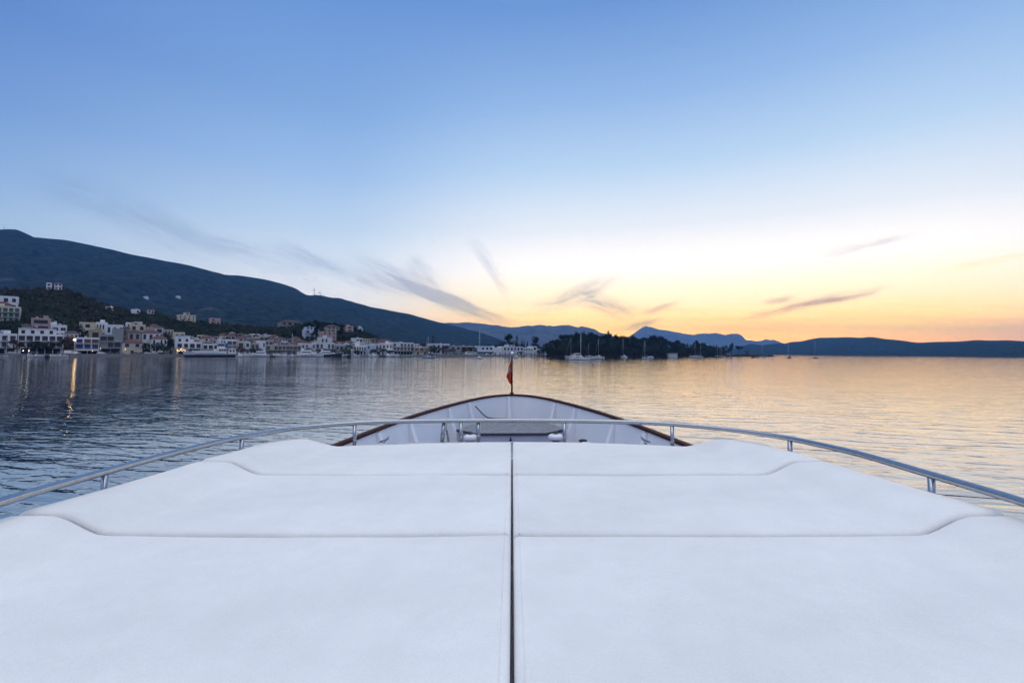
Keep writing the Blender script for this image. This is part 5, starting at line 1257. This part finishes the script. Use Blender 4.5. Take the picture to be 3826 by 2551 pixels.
for i, (px, L_, kd, hm_, lab) in enumerate(((983,6.5,'cuddy',gel,'small cabin boat between the two cruisers right of the ferry'),(1000,6,'none',gel_dark,'low dark open boat right of the small cabin boat'),(1052,7,'pilot',gel,'small pilot-house boat left of the tall bare mast'),(1246,8,'cuddy',gel,'pale cabin boat just right of the dark-hulled yacht'),(1268,8.5,'bimini',gel_teal,'boat with a sun roof, second right of the dark-hulled yacht'),
        (1290,6.5,'none',gel_dark,'low dark boat left of the palm-like tree'),(1316,7.5,'cuddy',gel,'white cabin boat under the palm-like tree'),(1345,6.5,'none',gel_teal,'low pale boat right of the palm-like tree'),(1368,7.5,'cuddy',gel,'cabin boat before the columned white house'),(1390,7,'pilot',gel,'pilot-house boat left of the round quay tree'),(1420,6,'none',gel_dark,'low dark boat before the round quay tree'),(1500,7,'none',gel_teal,'low teal boat before the long chalk building'),(1530,7,'bimini',gel_teal,'teal boat with sun roof before the long chalk building'),
        (112,6,'cuddy',gel,'white cabin boat at the left quay, left of the sun-roof boat'),(137,6.5,'bimini',gel,'white boat with a sun roof at the left quay under the lamps'),(178,5.5,'none',gel_dark,'dark open boat at the left quay'),(193,5,'cuddy',gel,'tiny cabin boat at the left quay right of the dark open boat'),(226,7,'bimini',gel,'boat with flat white sun roof left of the lit street lamp'),(24,5,'none',gel,'small open boat at the left end of the quay'),(893,7.5,'pilot',gel,'small masted work boat at the right end of the ferry'),
        (1893,6.5,'none',gel_teal,'pale teal open boat behind the flag'),(1962,7,'cuddy',gel,'white cabin boat before the slender-window house'),(1985,6,'none',gel,'low white open boat at the right end of the town quay'))):
    small_boat(L_, lab, quay_boat(px, 4.5+(i % 3)*.8), SH+R([-80,-25,165,-60,15][i % 5]), kd, hm_)
motor_yacht(11.5, 'white cruiser with a sloping cabin left of the long chalk building', quay_boat(1450, 7), SH+R(-10), fly=False)
# the car ferry moored along the quay: bow ramp to the left, bridge and stern house to the right
a0 = quay_boat(782, 4.6); o = thing('car_ferry', 'white car ferry with black underbody moored before the lit taverna', 'ferry', a0, SH+math.pi+R(1.5))
L_, B_ = 27.5, 7.0; o.scale = (1, 1, 1.28)
mb, rows = hullmesh(L_, B_, 3.0, 1.7, .9, stripe=1.0, n=19); P_(mb, 'hull', [gel, mat('ferry_black', (.012,.013,.02), .5), mat('ferry_deck', (.12,.14,.15), .8)], o)
mb = MB(); mb.add([(L_*.40,-2.4,2.2),(L_*.40,2.4,2.2),(L_*.52,2.0,4.6),(L_*.52,-2.0,4.6)], [(0,1,2,3),(3,2,1,0)]); P_(mb, 'bow_ramp', gel, o)
mb = MB()
for s_ in (-1, 1): mb.box(-L_*.15, L_*.34, s_*3.25-.08, s_*3.25+.08, 1.8, 3.0)
P_(mb, 'side_rail_wall', gel, o)
mb = MB(); hexa(mb, -L_*.30, -L_*.12, 3.0, 1.75, -L_*.29, -L_*.14, 2.7, 4.5); hs = P_(mb, 'deck_house', gel, o)
mb = MB(); hexa(mb, -L_*.27, -L_*.14, 2.4, 4.5, -L_*.26, -L_*.155, 2.1, 6.9); P_(mb, 'wheelhouse', gel, o)
mb = MB()
for k in range(3): mb.box(-L_*.285+k*1.45, -L_*.285+k*1.45+1.1, 2.74, 2.98, 2.9, 3.9)
for k in range(3): mb.box(-L_*.285+k*1.45, -L_*.285+k*1.45+1.1, -2.98, -2.74, 2.9, 3.9)
P_(mb, 'deck_house_window', dark_glass, hs)
mb = MB(); hexa(mb, -L_*.262, -L_*.138, 2.42, 5.4, -L_*.255, -L_*.146, 2.26, 6.3); P_(mb, 'bridge_window', dark_glass, o)
mb = MB(); mb.box(-L_*.29, -L_*.12, -2.6, 2.6, 6.9, 7.05); P_(mb, 'bridge_roof', gel, o)
mb = MB(); mb.tube([(-L_*.20,0,7.05),(-L_*.20,0,10.4)], .12, 8); mb.tube([(-L_*.20,-1.2,9.2),(-L_*.20,1.2,9.2)], .06, 6); P_(mb, 'signal_mast', gel, o)
mb = MB(); mb.lathe([(.0,0),(.8,0),(.7,2.6),(.0,2.6)], (-L_*.32,0,4.4), 14); P_(mb, 'funnel', mat('funnel_blue', (.04,.09,.26), .5), o)
mb = MB(); hexa(mb, -L_*.5, -L_*.33, 3.1, 1.65, -L_*.48, -L_*.345, 2.9, 4.3); mb.box(-L_*.5, -L_*.31, -3.2, 3.2, 4.3, 4.45); st = P_(mb, 'stern_house', gel, o)
mb = MB()
for k in range(2):
    for s_ in (-1, 1): mb.box(-L_*.465+k*1.9, -L_*.465+k*1.9+1.1, s_*3.0-.06, s_*3.0+.06, 2.4, 3.5)
P_(mb, 'stern_window', dark_glass, st)
mb = MB()
for s_ in (-1, 1):
    mb.tube([(-L_*.5,s_*3.1,5.4),(-L_*.32,s_*3.1,5.4)], .05, 5)
    for k in range(6): mb.tube([(-L_*.5+k*.99,s_*3.1,4.45),(-L_*.5+k*.99,s_*3.1,5.4)], .04, 4)
P_(mb, 'upper_railing', alu, o)
mb = MB(); mb.lathe([(0,-.2),(.2,0),(0,.2)], (-L_*.06,2.9,3.4), 8); P_(mb, 'deck_lamp', lamp_white, o)
mb = MB(); mb.box(-2.5, 5.5, -2.0, 2.0, 1.75, 3.4); P_(mb, 'deck_cargo', MATS['plaster_grey'], o)

# ------------------------------------------------------------------ cars, the bus and lamp posts on the quay road
def car(px, s, L_, col, label, van=False, hd=0.):
    p = xy(col_t(px, s), s); o = thing('parked_car' if not van else 'parked_van', label, 'van' if van else 'car', (p[0], p[1], 1.335), SH+hd, 'vehicles parked on the quay')
    cm = mat('car_paint_'+col, {'white': (.62,.63,.65), 'silver': (.36,.37,.39), 'dark': (.02,.022,.028), 'red': (.12,.015,.015), 'pale': (.45,.44,.40)}[col], .25, metal=.1, coat=.5)
    W = 1.72; h = 1.45 if not van else 2.1
    prof_ = [(-.5,.35),(-.5,.72),(-.46,.86),(-.38,.92),(-.27,h/1.45*1.38 if not van else 2.05),(-.05,h),(.10,h*.97),(.24,1.0),(.42,.86),(.49,.7),(.5,.35)] if not van else [(-.5,.4),(-.5,1.95),(-.46,2.1),(.22,2.1),(.30,1.95),(.38,1.2),(.48,1.05),(.5,.8),(.5,.4)]
    mb = MB(); n = len(prof_); rows = []
    for y, k in ((-W/2,.94),(-W/2+.1,1),(W/2-.1,1),(W/2,.94)): rows.append([(x*L_, y*(1 if z < 1.0 else .84), .35+(z-.35)*k) for x, z in prof_])
    mb.grid(rows, 0, False); mb.add(rows[0], [tuple(range(n))]); mb.add(rows[-1], [tuple(range(n))[::-1]]); mb.add([rows[0][0],rows[0][-1],rows[-1][-1],rows[-1][0]], [(0,1,2,3)])
    b = P_(mb, 'body', cm, o); mb = MB()
    for s_ in (-1, 1):
        y = s_*(W/2*.89+.012)
        q = [(-.36,.98),(.20,.98),(.09,h*.9),(-.24,h*.9)] if not van else [(.10,1.25),(.33,1.25),(.26,1.85),(.10,1.85)]
        mb.add([(x*L_, y*(1 if z < 1.1 else .955), z) for x, z in q], [(0,1,2,3)])
    P_(mb, 'side_window', dark_glass, b)
    for x in (-.31, .32):
        for s_ in (-1, 1):
            mb = MB(); mb.tube([(x*L_, s_*(W/2-.2), .32),(x*L_, s_*(W/2+.015), .32)], .32, 14); w_ = P_(mb, 'wheel', rubber, o)
            mb = MB(); mb.tube([(x*L_, s_*(W/2+.016), .32),(x*L_, s_*(W/2+.026), .32)], .19, 10); P_(mb, 'rim', alu, w_)
    for s_ in (-1, 1):
        mb = MB(); mb.box(.497*L_, .505*L_, s_*.58-.14, s_*.58+.14, .62, .76); P_(mb, 'headlight', gel, o)
    return o
car(47, 9, 4.4, 'silver', 'silver car on the quay at the left end'); car(262, 9, 5.0, 'white', 'white van on the quay left of the lit street lamp', True); car(289, 8.6, 4.0, 'pale', 'pale small car right of the lit street lamp', hd=R(60))
car(379, 8.6, 4.2, 'white', 'white hatchback on the quay before the grey house'); car(410, 8.6, 4.2, 'dark', 'dark car right of the white hatchback'); car(446, 8.6, 4.2, 'dark', 'dark car before the left corner of the cream quay house')
car(506, 12.5, 4.0, 'red', 'dark red car before the garage of the cream quay house'); car(533, 8.6, 4.2, 'dark', 'dark car left of the unlit lamp post'); car(551, 8.6, 4.0, 'pale', 'pale car at the foot of the unlit lamp post'); car(577, 8.6, 4.3, 'silver', 'silver car right of the unlit lamp post')
car(1640, 9, 4.2, 'silver', 'silver car before the dark trees near the cream corner house'); car(1705, 9, 4.2, 'dark', 'dark car before the grey warehouse'); car(1820, 9, 4.2, 'white', 'white car before the low bluish building'); car(1843, 9, 4.2, 'silver', 'silver car right of the white one before the bluish building')
p = xy(col_t(1753, 10), 10); o = thing('bus', 'white bus with a dark window band parked on the quay', 'bus', (p[0], p[1], 1.335), SH); L_ = 9.0
mb = MB(); rows = [[(x, y, z) for x, z in ((-4.5,.4),(-4.5,2.7),(-4.35,3.0),(4.2,3.0),(4.4,2.8),(4.5,1.3),(4.5,.4))] for y in (-1.2, 1.2)]; mb.grid(rows, 0, False); mb.add(rows[0], [tuple(range(7))]); mb.add(rows[1], [tuple(range(7))[::-1]]); b = P_(mb, 'body', gel, o)
mb = MB(); mb.box(-4.2, 4.1, -1.23, -1.205, 1.5, 2.5); mb.box(-4.2, 4.1, 1.205, 1.23, 1.5, 2.5); P_(mb, 'window', dark_glass, b)
mb = MB(); mb.add([(4.49,-1.05,1.35),(4.49,1.05,1.35),(4.43,1.05,2.6),(4.43,-1.05,2.6)], [(0,1,2,3)]); mb.v = [(x+.02, y, z) for x, y, z in mb.v]; P_(mb, 'windscreen', dark_glass, b)
for x in (-2.9, 2.8):
    for s_ in (-1, 1): mb = MB(); mb.tube([(x, s_*.95, .45),(x, s_*1.22, .45)], .45, 14); P_(mb, 'wheel', rubber, o)
def lamp_post(px, top, s, label, lit=False, double=False):
    p = xy(col_t(px, s), s); d = ray(px, top); h = EYE+d[2]/d[1]*p[1]-1.33
    o = thing('street_lamp', label, 'street lamp', (p[0], p[1], 1.33), SH, 'lamp posts along the quay')
    mb = MB(); mb.lathe([(.0,0),(.2,0),(.18,.5),(.1,.7),(.08,h-.4),(.05,h-.2),(0,h-.2)], seg=10); P_(mb, 'pole', mat('pole_grey', (.42,.42,.43), .6), o)
    mb = MB(); mb.tube([(0,0,h-.3),(0,-.6,h-.05),(0,-1.0,h)], .05, 6); P_(mb, 'arm', MATS['pole_grey'], o)
    mb = MB(); r_ = .42 if lit else .22; mb.lathe([(0,-r_)]+[(r_*math.sin(a), -r_*math.cos(a)) for a in np.linspace(.3, 2.9, 8)]+[(0,r_)], (0,-1.1,h-.08), 12)
    P_(mb, 'lantern', mat('street_light', (1,.8,.5), .5, emit=(1,.60,.22), estr=36) if lit else mat('lamp_head', (.5,.5,.5), .4), o)
lamp_post(278, 1268, 6, 'lit street lamp with a warm glow on a pale pole, left of the blue-shuttered house', True)
lamp_post(562, 1274, 6, 'unlit pale lamp post before the dark quay trees'); lamp_post(25, 1264, 6, 'thin dark lamp post at the left end of the quay'); lamp_post(452, 1266, 6, 'thin dark lamp post between the grey and cream houses')
lamp_post(1238, 1302, 6, 'small pale lamp post right of the dark-hulled yacht'); lamp_post(755, 1276, 6, 'thin lamp post at the right corner of the big taverna house'); lamp_post(1650, 1300, 6, 'thin lamp post before the dark trees right of the cream corner house')
# taverna interior glow: low lamps under the ceiling of the lit ground floor are wall lamps of the house; tables outside
# ------------------------------------------------------------------ wind turbines and a radio mast on the ridge
def turbine(px, hub, tip, rot, label, Yoff=0., th=.35):
    Yc, zc = near_ridge.crest(px); Yc += Yoff; d = ray(px, horizon(px)); x = d[0]/d[1]*Yc; dh = ray(px, hub); zh = EYE+dh[2]/dh[1]*Yc; bl = (tip)/F*Yc; z0 = zc-14
    o = thing('wind_turbine', label, 'wind turbine', (x, Yc, z0), 0, 'wind turbines on the ridge'); h = zh-z0; wm = mat('turbine_grey', (.22,.23,.25), .6)
    mb = MB(); mb.tube([(0,0,0),(0,0,h)], [1.5,1.0], 10); P_(mb, 'tower', wm, o)
    mb = MB(); mb.box(-1.2, 1.2, -2.5, 3.5, h-1.2, h+1.4); nc = P_(mb, 'nacelle', wm, o)
    for k in range(3):
        a = rot+k*2.0944; mb = MB(); u_ = np.array([math.sin(a), 0, math.cos(a)]); mb.tube([np.array([0,-3.2,h])+u_*f*bl for f in (.0,.15,.5,1)], [.6,.95,.7,.2], 6); P_(mb, 'blade', wm, nc)
turbine(1170, 1082, 9.5, R(35), 'taller left wind turbine on the mountain ridge'); turbine(1192, 1093, 9, R(10), 'second wind turbine right of the taller one'); turbine(1176, 1102, 7, R(20), 'small distant turbine showing between the two', 120); turbine(1199, 1104, 7, R(40), 'small distant turbine at the right of the group', 140)
Yc, zc = near_ridge.crest(2); d = ray(2, horizon(2)); o = thing('radio_mast', 'pale radio mast on the mountain top at the left edge', 'mast', (d[0]/d[1]*Yc, Yc, zc-8))
mb = MB(); mb.tube([(0,0,0),(0,0,27)], [1.1,.7], 8); P_(mb, 'mast_tube', mat('mast_pale', (.42,.42,.42), .6), o); mb = MB(); mb.box(-6, 10, -4, 4, 0, 11); P_(mb, 'hut', MATS['plaster_chalk'], o)
